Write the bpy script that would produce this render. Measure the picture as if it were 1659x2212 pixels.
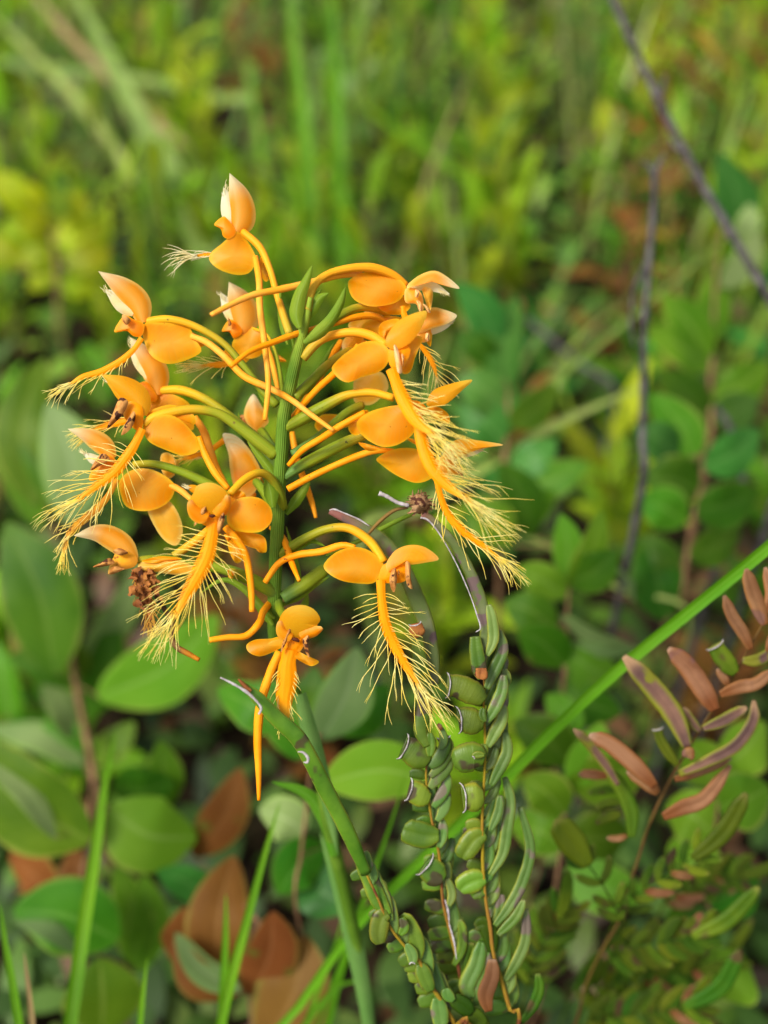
import bpy, math, random
import numpy as np
from mathutils import Vector, Matrix, Euler

for o in list(bpy.data.objects): bpy.data.objects.remove(o)
S = bpy.context.scene
COL = S.collection

# ------------------------------------------------------------------ camera
CAM_H, PITCH, VFOV, D0 = 0.45, math.radians(40), math.radians(50), 0.214
cam = bpy.data.cameras.new('camera'); camo = bpy.data.objects.new('camera', cam); COL.objects.link(camo)
camo.location = (0, 0, CAM_H); camo.rotation_euler = (math.pi/2 - PITCH, 0, 0)
cam.sensor_fit = 'VERTICAL'; cam.sensor_height = 36.0; cam.lens = 18.0/math.tan(VFOV/2)
cam.clip_start = 0.005; cam.clip_end = 400
cam.dof.use_dof = True; cam.dof.focus_distance = D0 - 0.002
cam.dof.aperture_fstop = cam.lens/5.2          # 5.2 mm wide pupil
S.camera = camo
S.render.resolution_x, S.render.resolution_y = 768, 1024

# ------------------------------------------------------------------ world, sun, exposure
SUN_EL, SUN_AZ = math.radians(52), math.radians(-125)      # azimuth measured from +Y towards +X
w = bpy.data.worlds.new('World'); S.world = w; w.use_nodes = True
nt = w.node_tree; nt.nodes.clear()
sky = nt.nodes.new('ShaderNodeTexSky'); sky.sky_type = 'NISHITA'; sky.sun_disc = False
sky.sun_elevation = SUN_EL; sky.sun_rotation = SUN_AZ; sky.air_density = 1.0; sky.dust_density = 4.0; sky.ozone_density = 0.6
bg = nt.nodes.new('ShaderNodeBackground'); bg.inputs[1].default_value = 0.075
wo = nt.nodes.new('ShaderNodeOutputWorld')
hs0 = nt.nodes.new('ShaderNodeHueSaturation'); hs0.inputs['Saturation'].default_value = 0.35      # thin overcast: greyer than a clear sky
nt.links.new(sky.outputs[0], hs0.inputs['Color']); nt.links.new(hs0.outputs[0], bg.inputs[0]); nt.links.new(bg.outputs[0], wo.inputs[0])
sl = bpy.data.lights.new('sun', 'SUN'); sl.energy = 1.5; sl.angle = math.radians(18); sl.color = (1, 0.95, 0.86)
so = bpy.data.objects.new('sun', sl); COL.objects.link(so)
so.location = (0, 0, 3)
sd = Vector((math.sin(SUN_AZ)*math.cos(SUN_EL), math.cos(SUN_AZ)*math.cos(SUN_EL), math.sin(SUN_EL)))
so.rotation_euler = (-sd).to_track_quat('-Z', 'Y').to_euler()
S.view_settings.view_transform = 'Standard'; S.view_settings.look = 'None'
S.view_settings.exposure = 1.42; S.view_settings.gamma = 1
S.view_settings.use_curve_mapping = False

# ------------------------------------------------------------------ photo pixel -> place
CAM = Vector((0, 0, CAM_H))
FWD = Vector((0, math.cos(PITCH), -math.sin(PITCH))); UP = Vector((0, math.sin(PITCH), math.cos(PITCH))); RT = Vector((1, 0, 0))
K = math.tan(VFOV/2)/1106.0
def ray(x, y): return FWD + RT*((x-829.5)*K) + UP*(-(y-1106)*K)
def P(x, y, d=0.0): return CAM + ray(x, y)*(D0 + d*0.001)          # d = mm beyond the focus plane
def DH(x, y, h):                                                   # mm beyond focus plane where the ray meets height h
    r = ray(x, y)
    return ((CAM_H-h)/max(-r.z, 0.08) - D0)*1000
def px(d): return K*(D0+d*0.001)                                   # metres per pixel there
def fr(ox, oy, s): return lambda p: (ox+s*p[0], oy+s*p[1]) + tuple(p[2:])
F0 = fr(0, 0, 1); F1 = fr(54.9, 351.1, .3638); F2 = fr(548.6, 351.1, .3638); F3 = fr(54.9, 877.8, .3638); F4 = fr(548.6, 877.8, .3638)
F5 = fr(384, 1261.8, .3307); F6 = fr(768, 1261.8, .2976); Q1 = fr(768, 1645.8, .3307); Q2 = fr(1152, 1152, .30556)
Q3 = fr(1097.2, 1645.8, .3386); Q4 = fr(0, 713.2, .3472); Q5 = fr(0, 1426.4, .463)
SC = {id(F0):1, id(F1):.3638, id(F2):.3638, id(F3):.3638, id(F4):.3638, id(F5):.3307, id(F6):.2976, id(Q1):.3307, id(Q2):.30556, id(Q3):.3386, id(Q4):.3472, id(Q5):.463}

# ------------------------------------------------------------------ materials
def new_mat(name):
    m = bpy.data.materials.new(name); m.use_nodes = True; m.node_tree.nodes.clear(); return m
class NT:
    def __init__(s, m): s.t = m.node_tree
    def n(s, typ, **kw):
        nd = s.t.nodes.new(typ)
        for k, v in kw.items(): setattr(nd, k, v)
        return nd
    def l(s, a, b): s.t.links.new(a, b)
    def val(s, sock, v):
        if hasattr(v, 'is_output'): s.l(v, sock)
        else: sock.default_value = v
    def math(s, op, a, b=0.0, clamp=False):
        nd = s.n('ShaderNodeMath', operation=op); nd.use_clamp = clamp
        s.val(nd.inputs[0], a); s.val(nd.inputs[1], b); return nd.outputs[0]
    def mix(s, f, a, b):
        nd = s.n('ShaderNodeMix', data_type='RGBA')
        s.val(nd.inputs[0], f)
        for i, c in ((6, a), (7, b)):
            if hasattr(c, 'is_output'): s.l(c, nd.inputs[i])
            else: nd.inputs[i].default_value = (*c, 1)
        return nd.outputs[2]
    def ramp(s, v, lo, hi):
        nd = s.n('ShaderNodeMapRange', interpolation_type='SMOOTHSTEP')
        s.val(nd.inputs[0], v); nd.inputs[1].default_value = lo; nd.inputs[2].default_value = hi
        nd.inputs[3].default_value = 0; nd.inputs[4].default_value = 1; return nd.outputs[0]

def plant_mat(name, cA, cB, scale=250, tip=None, base=None, edge=None, rib=None, spots=None, trans=0.35, tcol=None,
              rough=0.5, veins=0.0, ribs=0.0, cross=0.0, rand=0.0, vary=None, bump=0.15, spec=0.12, mid=None, veinc=.05, streak=0.0, scol=(.7, .22, .002)):
    """UV.x runs along the piece (0 base, 1 tip), UV.y across it (0.5 = midline)."""
    m = new_mat(name); t = NT(m)
    uv = t.n('ShaderNodeUVMap'); sep = t.n('ShaderNodeSeparateXYZ'); t.l(uv.outputs[0], sep.inputs[0])
    u, v = sep.outputs[0], sep.outputs[1]
    tc = t.n('ShaderNodeTexCoord'); oi = t.n('ShaderNodeObjectInfo')
    nz = t.n('ShaderNodeTexNoise', noise_dimensions='4D'); nz.inputs['Scale'].default_value = scale; nz.inputs['Detail'].default_value = 4
    t.l(tc.outputs['Object'], nz.inputs['Vector']); t.l(t.math('MULTIPLY', oi.outputs['Random'], 37.0), nz.inputs['W'])
    n = nz.outputs['Fac']
    c = t.mix(t.ramp(n, .35, .65), cA, cB)
    un = t.math('ADD', u, t.math('MULTIPLY', t.math('SUBTRACT', n, 0.5), 0.35))
    va = t.math('ABSOLUTE', t.math('SUBTRACT', t.math('MULTIPLY', v, 2.0), 1.0))
    if mid: c = t.mix(t.math('MULTIPLY', t.math('SUBTRACT', 1.0, t.ramp(va, .0, .75)), mid[1]), c, mid[0])
    if base: c = t.mix(t.math('SUBTRACT', 1.0, t.ramp(un, base[1], base[2])), c, base[0])
    if edge: c = t.mix(t.ramp(t.math('ADD', va, t.math('MULTIPLY', t.math('SUBTRACT', n, .5), .5)), edge[1], edge[2]), c, edge[0])
    if tip: c = t.mix(t.ramp(un, tip[1], tip[2]), c, tip[0])
    if spots:
        n2 = t.n('ShaderNodeTexNoise', noise_dimensions='4D'); n2.inputs['Scale'].default_value = spots[1]; n2.inputs['Detail'].default_value = 2
        t.l(tc.outputs['Object'], n2.inputs['Vector']); t.l(t.math('MULTIPLY', oi.outputs['Random'], 91.0), n2.inputs['W'])
        c = t.mix(t.ramp(n2.outputs['Fac'], spots[2], spots[2]+.06), c, spots[0])
    if rib: c = t.mix(t.math('MULTIPLY', t.math('SUBTRACT', 1.0, t.ramp(va, .03, .09)), rib[1]), c, rib[0])
    if vary:   # a share of the pieces takes another colour
        c = t.mix(t.ramp(oi.outputs['Random'], vary[1], vary[1]+.03), c, vary[0])
    if rand:
        hs = t.n('ShaderNodeHueSaturation'); t.l(c, hs.inputs['Color'])
        r2 = t.math('FRACT', t.math('MULTIPLY', oi.outputs['Random'], 17.31))
        t.l(t.math('ADD', 0.5, t.math('MULTIPLY', t.math('SUBTRACT', oi.outputs['Random'], .5), rand*.12)), hs.inputs['Hue'])
        t.l(t.math('ADD', 1.0, t.math('MULTIPLY', t.math('SUBTRACT', r2, .5), rand*1.6)), hs.inputs['Value'])
        c = hs.outputs[0]
    hgt = n
    if veins:   # slanting side veins
        wv = t.math('SINE', t.math('MULTIPLY', t.math('SUBTRACT', t.math('MULTIPLY', u, 1.0), t.math('MULTIPLY', va, .22)), 75.0))
        hgt = t.math('ADD', n, t.math('MULTIPLY', wv, veins))
        c = t.mix(t.math('MULTIPLY', t.ramp(wv, .7, 1.0), veinc), c, (.35, .45, .15))
    if ribs:    # wrinkles across the piece
        wv = t.math('SINE', t.math('ADD', t.math('MULTIPLY', u, 105.0), t.math('MULTIPLY', n, 9.0))); hgt = t.math('ADD', hgt, t.math('MULTIPLY', wv, ribs))
    if cross:   # fine ribs along the piece
        wv = t.math('SINE', t.math('MULTIPLY', v, cross)); hgt = t.math('ADD', hgt, t.math('MULTIPLY', wv, .5))
    if streak:
        cmb = t.n('ShaderNodeCombineXYZ'); t.l(t.math('MULTIPLY', u, 3.0), cmb.inputs[0]); t.l(t.math('MULTIPLY', v, 46.0), cmb.inputs[1]); t.l(oi.outputs['Random'], cmb.inputs[2])
        n3 = t.n('ShaderNodeTexNoise'); n3.inputs['Scale'].default_value = 1.0; n3.inputs['Detail'].default_value = 3; t.l(cmb.outputs[0], n3.inputs['Vector'])
        c = t.mix(t.math('MULTIPLY', t.ramp(n3.outputs['Fac'], .42, .68), streak), c, scol); hgt = t.math('ADD', hgt, t.math('MULTIPLY', n3.outputs['Fac'], .8))
    bp = t.n('ShaderNodeBump'); bp.inputs['Strength'].default_value = bump; bp.inputs['Distance'].default_value = 0.0006
    t.l(hgt, bp.inputs['Height'])
    pb = t.n('ShaderNodeBsdfPrincipled'); t.l(c, pb.inputs['Base Color']); pb.inputs['Roughness'].default_value = rough
    pb.inputs['Specular IOR Level'].default_value = spec; t.l(bp.outputs[0], pb.inputs['Normal'])
    out = t.n('ShaderNodeOutputMaterial')
    if trans > 0:
        tr = t.n('ShaderNodeBsdfTranslucent')
        t.l(t.mix(.35, c, tcol) if tcol else c, tr.inputs['Color'])
        ms = t.n('ShaderNodeMixShader'); ms.inputs[0].default_value = trans
        t.l(pb.outputs[0], ms.inputs[1]); t.l(tr.outputs[0], ms.inputs[2]); t.l(ms.outputs[0], out.inputs[0])
    else: t.l(pb.outputs[0], out.inputs[0])
    return m

ORA, ORB = (.95, .315, .0), (.95, .41, .008)
CREAM = (.86, .78, .48)
M = {}
M['sepal'] = plant_mat('orange_sepal', ORA, ORB, 160, mid=((.95, .46, .05), .65), edge=((.94, .50, .012), .82, 1.0), spots=((.62, .20, .004), 1300, .70), trans=.5, spec=.22, rough=.4, veins=.05, bump=.12)  # mid paints a soft highlight into the sepal centre
M['sepal_b'] = plant_mat('pale_orange_sepal', (.93, .40, .012), (.93, .47, .04), 160, edge=((.9, .58, .12), .7, 1.0), trans=.5, spec=.22, rough=.4, veins=.05, bump=.12)
M['hood_pale'] = plant_mat('cream_tipped_hood', ORA, (.88, .36, .03), 140, mid=((.93, .46, .08), .5), tip=(CREAM, .55, 1.0), edge=((.92, .58, .12), .62, 1.0), trans=.5, spec=.22, rough=.4, veins=.03, bump=.1, streak=0.3, scol=(.84, .36, .02))
M['hood'] = plant_mat('orange_hood', ORA, ORB, 140, tip=((.88, .56, .16), .7, 1.1), edge=((.9, .46, .04), .6, 1.0), trans=.5, spec=.22, rough=.4, veins=.03, bump=.1, streak=0.35, scol=(.80, .24, .0))
M['hood_yel'] = plant_mat('yellow_hood', (.88, .37, .005), (.86, .42, .01), 140, tip=((.80, .54, .05), .6, 1.1), trans=.5, spec=.22, rough=.4, veins=.04, bump=.1, streak=0.3, scol=(.8, .28, .0))
M['petal_cream'] = plant_mat('cream_petal', (.88, .62, .18), CREAM, 200, tip=((.86, .82, .58), .3, .9), trans=.45, rough=.5, veins=.05)
M['lip'] = plant_mat('orange_lip', (.94, .31, .0), (.94, .35, .003), 200, tip=((.84, .50, .05), .78, 1.1), trans=.3, rough=.42, bump=.15, cross=24, streak=0.35, scol=(.78, .22, .0))
M['lip_dry'] = plant_mat('drying_lip', (.82, .36, .01), (.55, .22, .02), 350, tip=((.6, .32, .05), .4, 1.0), spots=((.2, .06, .01), 500, .58), trans=.25, rough=.6, bump=.5)
M['hair'] = plant_mat('yellow_fringe', (.92, .74, .12), (.92, .84, .32), 300, base=((.92, .5, .02), -.05, .22), trans=.35, rough=.5, bump=0)
M['hair_pale'] = plant_mat('pale_fringe', (.85, .74, .36), (.82, .76, .48), 300, trans=.35, rough=.5, bump=0)
M['hair_dry'] = plant_mat('withered_fringe', (.62, .34, .05), (.38, .16, .03), 300, trans=.3, rough=.6, bump=0)
M['spur'] = plant_mat('orange_spur', (.90, .30, .002), (.92, .37, .012), 180, spots=((.25, .07, .01), 900, .68), trans=.18, rough=.45, bump=.15, cross=18, streak=0.3, scol=(.75, .22, .0))
M['spur_pale'] = plant_mat('pale_spur', (.92, .38, .02), (.93, .45, .06), 180, trans=.2, rough=.45, bump=.1, streak=0.3, scol=(.82, .30, .01))
M['spur_dark'] = plant_mat('dark_spur', (.06, .035, .012), (.14, .07, .02), 250, tip=((.55, .2, .01), .72, .95), trans=.05, rough=.6)
OVG = (.19, .26, .014)
M['ovary'] = plant_mat('ovary_skin', (.72, .40, .012), (.78, .34, .01), 150, base=(OVG, .30, .85), spots=((.12, .1, .02), 900, .69), trans=.12, rough=.42, bump=.12, cross=22, streak=0.4, scol=(.4, .28, .01))
M['ovary_g'] = plant_mat('green_ovary_skin', (.16, .24, .012), (.24, .30, .014), 150, tip=((.62, .40, .02), .7, 1.2), base=((.10, .20, .04), .0, .4), spots=((.08, .08, .02), 900, .68), trans=.1, rough=.42, bump=.12, cross=22, streak=0.4, scol=(.10, .17, .01))
M['ovary_o'] = plant_mat('orange_ovary_skin', (.86, .34, .01), (.86, .40, .02), 150, base=((.45, .36, .03), .02, .4), trans=.15, rough=.42, bump=.12, cross=22, streak=0.4, scol=(.7, .24, .005))
M['bract'] = plant_mat('green_bract', (.15, .26, .012), (.22, .31, .02), 150, rib=((.3, .42, .1), .4), trans=.3, rough=.5, bump=.2, streak=0.4, scol=(.10, .19, .01))
M['stem'] = plant_mat('orchid_stem_skin', (.075, .16, .012), (.12, .22, .02), 120, tip=((.26, .36, .03), .78, 1.0), spots=((.05, .06, .02), 900, .70), trans=.05, rough=.45, bump=.35, cross=44)
M['sheath'] = plant_mat('leaf_sheath', (.12, .26, .055), (.17, .31, .075), 90, trans=.3, rough=.5, bump=.2, cross=50, streak=0.5, scol=(.09, .20, .04))
M['anther'] = plant_mat('brown_anther', (.30, .11, .02), (.55, .26, .07), 500, spots=((.06, .02, .01), 700, .56), trans=.1, rough=.65, bump=.6)
M['anther_pale'] = plant_mat('pale_anther', (.85, .45, .14), (.86, .55, .25), 400, trans=.2, rough=.5)
M['wither'] = plant_mat('withered_petal', (.20, .065, .02), (.34, .13, .03), 450, spots=((.06, .02, .01), 600, .6), trans=.1, rough=.7, bump=.9)
M['dark'] = plant_mat('nectar_opening', (.05, .012, .004), (.09, .02, .005), 300, trans=0, rough=.6)

M['fern_g'] = plant_mat('curled_fern_green', (.050, .105, .005), (.105, .175, .011), 140, edge=((.18, .19, .015), .78, 1.05), tip=((.16, .14, .05), .92, 1.2), spots=((.05, .04, .015), 200, .58), trans=.1, rough=.42, ribs=.02, bump=.5, rand=.4, spec=.3, veinc=.0)
M['fern_p'] = plant_mat('curled_fern_lobe', (.06, .13, .013), (.12, .19, .038), 140, edge=((.24, .26, .025), .78, 1.05), tip=((.26, .2, .10), .92, 1.2), spots=((.13, .10, .07), 160, .60), trans=.1, rough=.42, ribs=.012, bump=.5, rand=.3, spec=.35, veinc=.0)
M['fern_grey'] = plant_mat('curled_fern_greyish', (.085, .125, .03), (.15, .155, .08), 170, edge=((.15, .18, .02), .7, 1.0), tip=((.2, .08, .065), .8, .98), spots=((.12, .08, .075), 240, .57), trans=.05, rough=.5, ribs=0.012, bump=.5)
M['fern_brown'] = plant_mat('fern_brown', (.12, .05, .02), (.23, .115, .055), 110, base=((.13, .045, .012), .05, .5), edge=((.19, .08, .025), .7, 1.0), spots=((.13, .06, .04), 160, .62), tip=((.30, .20, .13), .9, 1.1), trans=.05, rough=.55, ribs=0.004, bump=.5, rand=.15, veinc=0)
M['fern_purple'] = plant_mat('fern_purple', (.075, .04, .035), (.17, .09, .06), 100, tip=((.28, .17, .09), .75, 1.0), edge=((.16, .17, .012), .6, 1.0), spots=((.13, .13, .012), 130, .58), trans=.04, rough=.5, ribs=0.004, bump=.5, veinc=0)
M['fern_l'] = plant_mat('fern_lower_green', (.036, .08, .003), (.085, .13, .006), 90, tip=((.22, .20, .05), .85, 1.15), spots=((.06, .035, .015), 110, .60), trans=.2, rough=.5, veins=.03, bump=.3, rand=.55, veinc=0)
M['rachis'] = plant_mat('fern_rachis', (.26, .19, .012), (.24, .12, .02), 90, spots=((.15, .05, .02), 120, .56), trans=.05, rough=.5, bump=.3)
M['rachis_b'] = plant_mat('brown_rachis', (.09, .045, .018), (.17, .10, .02), 90, trans=.0, rough=.55, bump=.3)
M['rim'] = plant_mat('white_curled_rim', (.46, .43, .43), (.30, .26, .26), 900, trans=.1, rough=.8, bump=.7)
M['wool'] = plant_mat('woolly_clump', (.20, .10, .04), (.36, .22, .11), 600, spots=((.07, .025, .015), 500, .55), trans=0, rough=.9, bump=1.0)

EDG = (.30, .18, .04)
M['leaf'] = plant_mat('shrub_leaf', (.035, .12, .004), (.075, .185, .008), 45, spots=((.16, .11, .03), 130, .70), edge=((.24, .30, .05), .86, 1.08), rib=((.22, .34, .06), .35), trans=.4, tcol=(.3, .6, .03), rough=.42, veins=.12, rand=.55, bump=.25, streak=0.25, scol=(.05, .13, .004))
M['leaf_pale'] = plant_mat('pale_leaf_back', (.16, .25, .075), (.21, .30, .10), 45, edge=((.22, .36, .08), .8, 1.0), rib=((.3, .38, .18), .5), trans=.35, rough=.55, veins=.2, rand=.25, bump=.25)
M['leaf_bright'] = plant_mat('bright_leaf', (.11, .27, .012), (.15, .32, .02), 45, edge=((.28, .36, .06), .86, 1.08), rib=((.28, .44, .10), .4), trans=.42, tcol=(.4, .75, .06), rough=.42, veins=.12, rand=.3, bump=.25, tip=((.30, .22, .04), .97, 1.1))
M['leaf_blue'] = plant_mat('bluish_leaf', (.035, .135, .016), (.06, .185, .028), 45, rib=((.16, .32, .08), .35), trans=.35, rough=.38, veins=.12, rand=.4, bump=.25)
M['leaf_brown'] = plant_mat('rusty_leaf', (.14, .05, .010), (.20, .08, .016), 40, edge=((.22, .16, .03), .82, 1.0), rib=((.3, .15, .05), .4), spots=((.10, .11, .015), 60, .6), trans=.35, tcol=(.6, .2, .04), rough=.5, veins=.12, rand=.3, bump=.25, streak=0.3, scol=(.09, .04, .008))
M['leaf_yg'] = plant_mat('yellow_green_leaf', (.19, .33, .008), (.30, .42, .016), 45, rib=((.38, .46, .12), .5), trans=.45, tcol=(.5, .75, .03), rough=.5, veins=.08, rand=.7, vary=((.26, .14, .03), .95))
M['leaf_mid'] = plant_mat('mid_green_leaf', (.055, .17, .005), (.10, .235, .010), 45, spots=((.16, .11, .03), 2.2, .70), rib=((.28, .42, .12), .5), trans=.42, tcol=(.3, .6, .03), rough=.45, veins=.08, rand=.7, vary=((.28, .16, .05), .95))
M['leaf_yel'] = plant_mat('yellow_leaf', (.32, .37, .003), (.22, .34, .004), 45, rib=((.6, .6, .15), .5), trans=.45, tcol=(.9, .8, .02), rough=.5, rand=.4)
M['twig'] = plant_mat('brown_twig', (.14, .07, .035), (.24, .14, .07), 120, trans=0, rough=.75, bump=.5)
M['gtwig'] = plant_mat('green_twig', (.20, .22, .05), (.26, .18, .07), 80, trans=0, rough=.6, bump=.3)
M['grey_twig'] = plant_mat('grey_dead_twig', (.035, .03, .03), (.10, .09, .09), 220, trans=0, rough=.85, bump=.8)
M['grass'] = plant_mat('grass_blade', (.085, .25, .005), (.135, .32, .010), 40, rib=((.36, .58, .12), .4), trans=.4, tcol=(.4, .8, .04), rough=.4, cross=60, bump=.2, rand=.25, streak=0.6, scol=(.07, .20, .004))
M['grass_pale'] = plant_mat('pale_grass_blade', (.27, .40, .08), (.38, .47, .14), 40, trans=.35, rough=.5, cross=60, bump=.2, rand=.25, streak=0.5, scol=(.2, .28, .05))
M['grass_dry'] = plant_mat('dry_grass_blade', (.40, .30, .15), (.33, .22, .09), 40, trans=.3, rough=.6, cross=60, bump=.2, rand=.25)
M['dryfern'] = plant_mat('dry_fern', (.22, .11, .015), (.15, .08, .012), 60, trans=.3, rough=.6, rand=.5)

def stuff_mat(name, rough=.5, trans=.38):
    m = new_mat(name); t = NT(m)
    a = t.n('ShaderNodeAttribute', attribute_name='tint'); pb = t.n('ShaderNodeBsdfPrincipled'); tr = t.n('ShaderNodeBsdfTranslucent')
    pb.inputs['Roughness'].default_value = rough
    t.l(a.outputs['Color'], pb.inputs['Base Color']); t.l(a.outputs['Color'], tr.inputs['Color'])
    ms = t.n('ShaderNodeMixShader'); ms.inputs[0].default_value = trans; o = t.n('ShaderNodeOutputMaterial')
    t.l(pb.outputs[0], ms.inputs[1]); t.l(tr.outputs[0], ms.inputs[2]); t.l(ms.outputs[0], o.inputs[0]); return m
M['stuff'] = stuff_mat('undergrowth_mix')
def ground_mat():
    m = new_mat('ground_litter_shade'); t = NT(m); tc = t.n('ShaderNodeTexCoord')
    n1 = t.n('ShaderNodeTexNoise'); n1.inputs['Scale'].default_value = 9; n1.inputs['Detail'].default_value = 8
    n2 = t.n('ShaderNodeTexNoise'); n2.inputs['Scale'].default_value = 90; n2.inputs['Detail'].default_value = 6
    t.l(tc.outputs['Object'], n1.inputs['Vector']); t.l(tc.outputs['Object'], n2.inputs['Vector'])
    c = t.mix(t.ramp(n2.outputs[0], .35, .65), (.010, .007, .005), (.04, .025, .014))  # litter colour lowered to paint in the deep shade between leaves
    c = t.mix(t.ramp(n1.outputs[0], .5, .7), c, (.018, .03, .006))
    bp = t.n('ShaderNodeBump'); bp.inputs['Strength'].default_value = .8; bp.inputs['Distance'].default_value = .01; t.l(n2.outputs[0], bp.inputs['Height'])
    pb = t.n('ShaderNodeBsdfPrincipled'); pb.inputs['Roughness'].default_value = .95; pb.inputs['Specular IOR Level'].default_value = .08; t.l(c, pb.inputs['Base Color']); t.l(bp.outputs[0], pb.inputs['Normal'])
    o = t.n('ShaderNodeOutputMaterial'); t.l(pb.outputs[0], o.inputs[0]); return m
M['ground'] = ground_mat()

# ------------------------------------------------------------------ mesh helpers
RNG = random.Random(7)
WO = {}                                                            # world origin of every object
def mesh_obj(name, verts, faces, uvs, mat, parent=None, origin=None, smooth=True):
    org = Vector(origin) if origin is not None else Vector(verts[0])
    me = bpy.data.meshes.new(name)
    me.from_pydata([tuple(Vector(v)-org) for v in verts], [], faces)
    if uvs:
        ul = me.uv_layers.new(name='UVMap')
        li = np.empty(len(me.loops), dtype=np.int32); me.loops.foreach_get('vertex_index', li)
        ul.data.foreach_set('uv', np.asarray(uvs, dtype=np.float32)[li].ravel())
    if smooth: me.polygons.foreach_set('use_smooth', [True]*len(me.polygons))
    me.materials.append(M[mat] if isinstance(mat, str) else mat); me.update()
    o = bpy.data.objects.new(name, me); COL.objects.link(o)
    o.parent = parent; o.location = org - (WO[parent.name] if parent else Vector()); WO[o.name] = org
    return o
def root(name, loc, label, cat, group=None):
    o = bpy.data.objects.new(name, None); COL.objects.link(o); o.location = loc; WO[o.name] = Vector(loc)
    o.empty_display_size = .01; tag(o, label, cat, group); return o
def tag(o, label, cat, group=None, kind=None):
    if label: o['label'] = label
    if cat: o['category'] = cat
    if group: o['group'] = group
    if kind: o['kind'] = kind
    return o
class Geo:
    def __init__(s): s.v = []; s.f = []; s.uv = []
    def add(s, v, f, uv):
        b = len(s.v); s.v += v; s.uv += uv; s.f += [tuple(b+i for i in q) for q in f]
    def build(s, name, mat, parent=None, origin=None): return mesh_obj(name, s.v, s.f, s.uv, mat, parent, origin)
def spline(pts, n, closed=False):
    p = np.array([tuple(q) for q in pts], dtype=float); m = len(p)
    if m == 2 and not closed:
        ts = np.linspace(0, 1, n)[:, None]; return [Vector(q) for q in p[0]*(1-ts)+p[1]*ts]
    if closed: ext = np.vstack([p[-1], p, p[0], p[1]]); segs = m
    else: ext = np.vstack([2*p[0]-p[1], p, 2*p[-1]-p[-2]]); segs = m-1
    out = []
    for i in range(n):
        t = i/n*segs if closed else i/(n-1)*segs
        k = min(int(t), segs-1); f = t-k
        a, b, c, d = ext[k], ext[k+1], ext[k+2], ext[k+3]
        out.append(.5*((2*b)+(-a+c)*f+(2*a-5*b+4*c-d)*f*f+(-a+3*b-3*c+d)*f**3))
    return [Vector(q) for q in out]
def lerp_list(vals, u):
    if not isinstance(vals, (list, tuple)): return vals
    t = u*(len(vals)-1); k = min(int(t), len(vals)-2); return vals[k]+(vals[k+1]-vals[k])*(t-k)
def tangents(p):
    return [((p[min(i+1, len(p)-1)]-p[max(i-1, 0)])).normalized() for i in range(len(p))]
def tube(g, pts, rad, n=None, k=8, flat=1.0, nrm=None, cap=True, groove=0.0, lump=0.0, rng=RNG):
    """swept tube; rad = metres, number or list along it; flat < 1 squeezes it along the normal"""
    n = n or max(6, len(pts)*4); p = spline(pts, n); T = tangents(p); V = []; UV = []; Fc = []
    s0 = nrm if nrm is not None else -FWD
    for i in range(n):
        u = i/(n-1); t = T[i]; nn = (s0 - t*s0.dot(t))
        if nn.length < 1e-6: nn = UP - t*UP.dot(t)
        nn.normalize(); sd_ = t.cross(nn); r = lerp_list(rad, u)
        if lump: r *= 1+lump*(rng.random()-.5)
        for j in range(k):
            a = 2*math.pi*j/k; dn = math.sin(a)
            rr = r*(1-groove*max(0, dn)**3)
            V.append(p[i]+sd_*(math.cos(a)*rr)+nn*(dn*rr*flat)); UV.append((u, .5-.5*math.cos(a)))
    for i in range(n-1):
        for j in range(k):
            j2 = (j+1) % k; Fc.append((i*k+j, i*k+j2, (i+1)*k+j2, (i+1)*k+j))
    if cap:
        Fc.append(tuple(range(k))[::-1]); Fc.append(tuple((n-1)*k+j for j in range(k)))
    g.add(V, Fc, UV)
def prof_leaf(u, p=.75, q=.9): return max(0.0, math.sin(math.pi*min(1, max(0, u))**p))**q
def strip(g, pts, wid, nrm=None, cup=.2, nu=14, nv=6, prof=None, roll=0.0, wave=0.0, rng=RNG, fold=0.0):
    """thin curved blade along pts; wid in metres; cup bends the edges away from the normal"""
    p = spline(pts, nu); T = tangents(p); V = []; UV = []; Fc = []; s0 = nrm if nrm is not None else -FWD
    ph = rng.random()*6
    for i in range(nu):
        u = i/(nu-1); t = T[i]; nn = s0 - t*s0.dot(t)
        if nn.length < 1e-6: nn = UP - t*UP.dot(t)
        nn.normalize(); sd_ = t.cross(nn)
        rl = lerp_list(roll, u)
        if rl:
            R = Matrix.Rotation(rl, 3, t); nn = R @ nn; sd_ = R @ sd_
        wv = lerp_list(wid, u)*(prof(u) if prof else 1.0)
        for j in range(nv+1):
            v = -1+2*j/nv
            off = -cup*wv*v*v + fold*wv*abs(v) + wave*wv*math.sin(ph+u*9+v*2.2)*abs(v)
            V.append(p[i]+sd_*(wv*.5*v)+nn*off); UV.append((u, j/nv))
    for i in range(nu-1):
        for j in range(nv):
            a = i*(nv+1)+j; Fc.append((a, a+1, a+nv+2, a+nv+1))
    g.add(V, Fc, UV)
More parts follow.
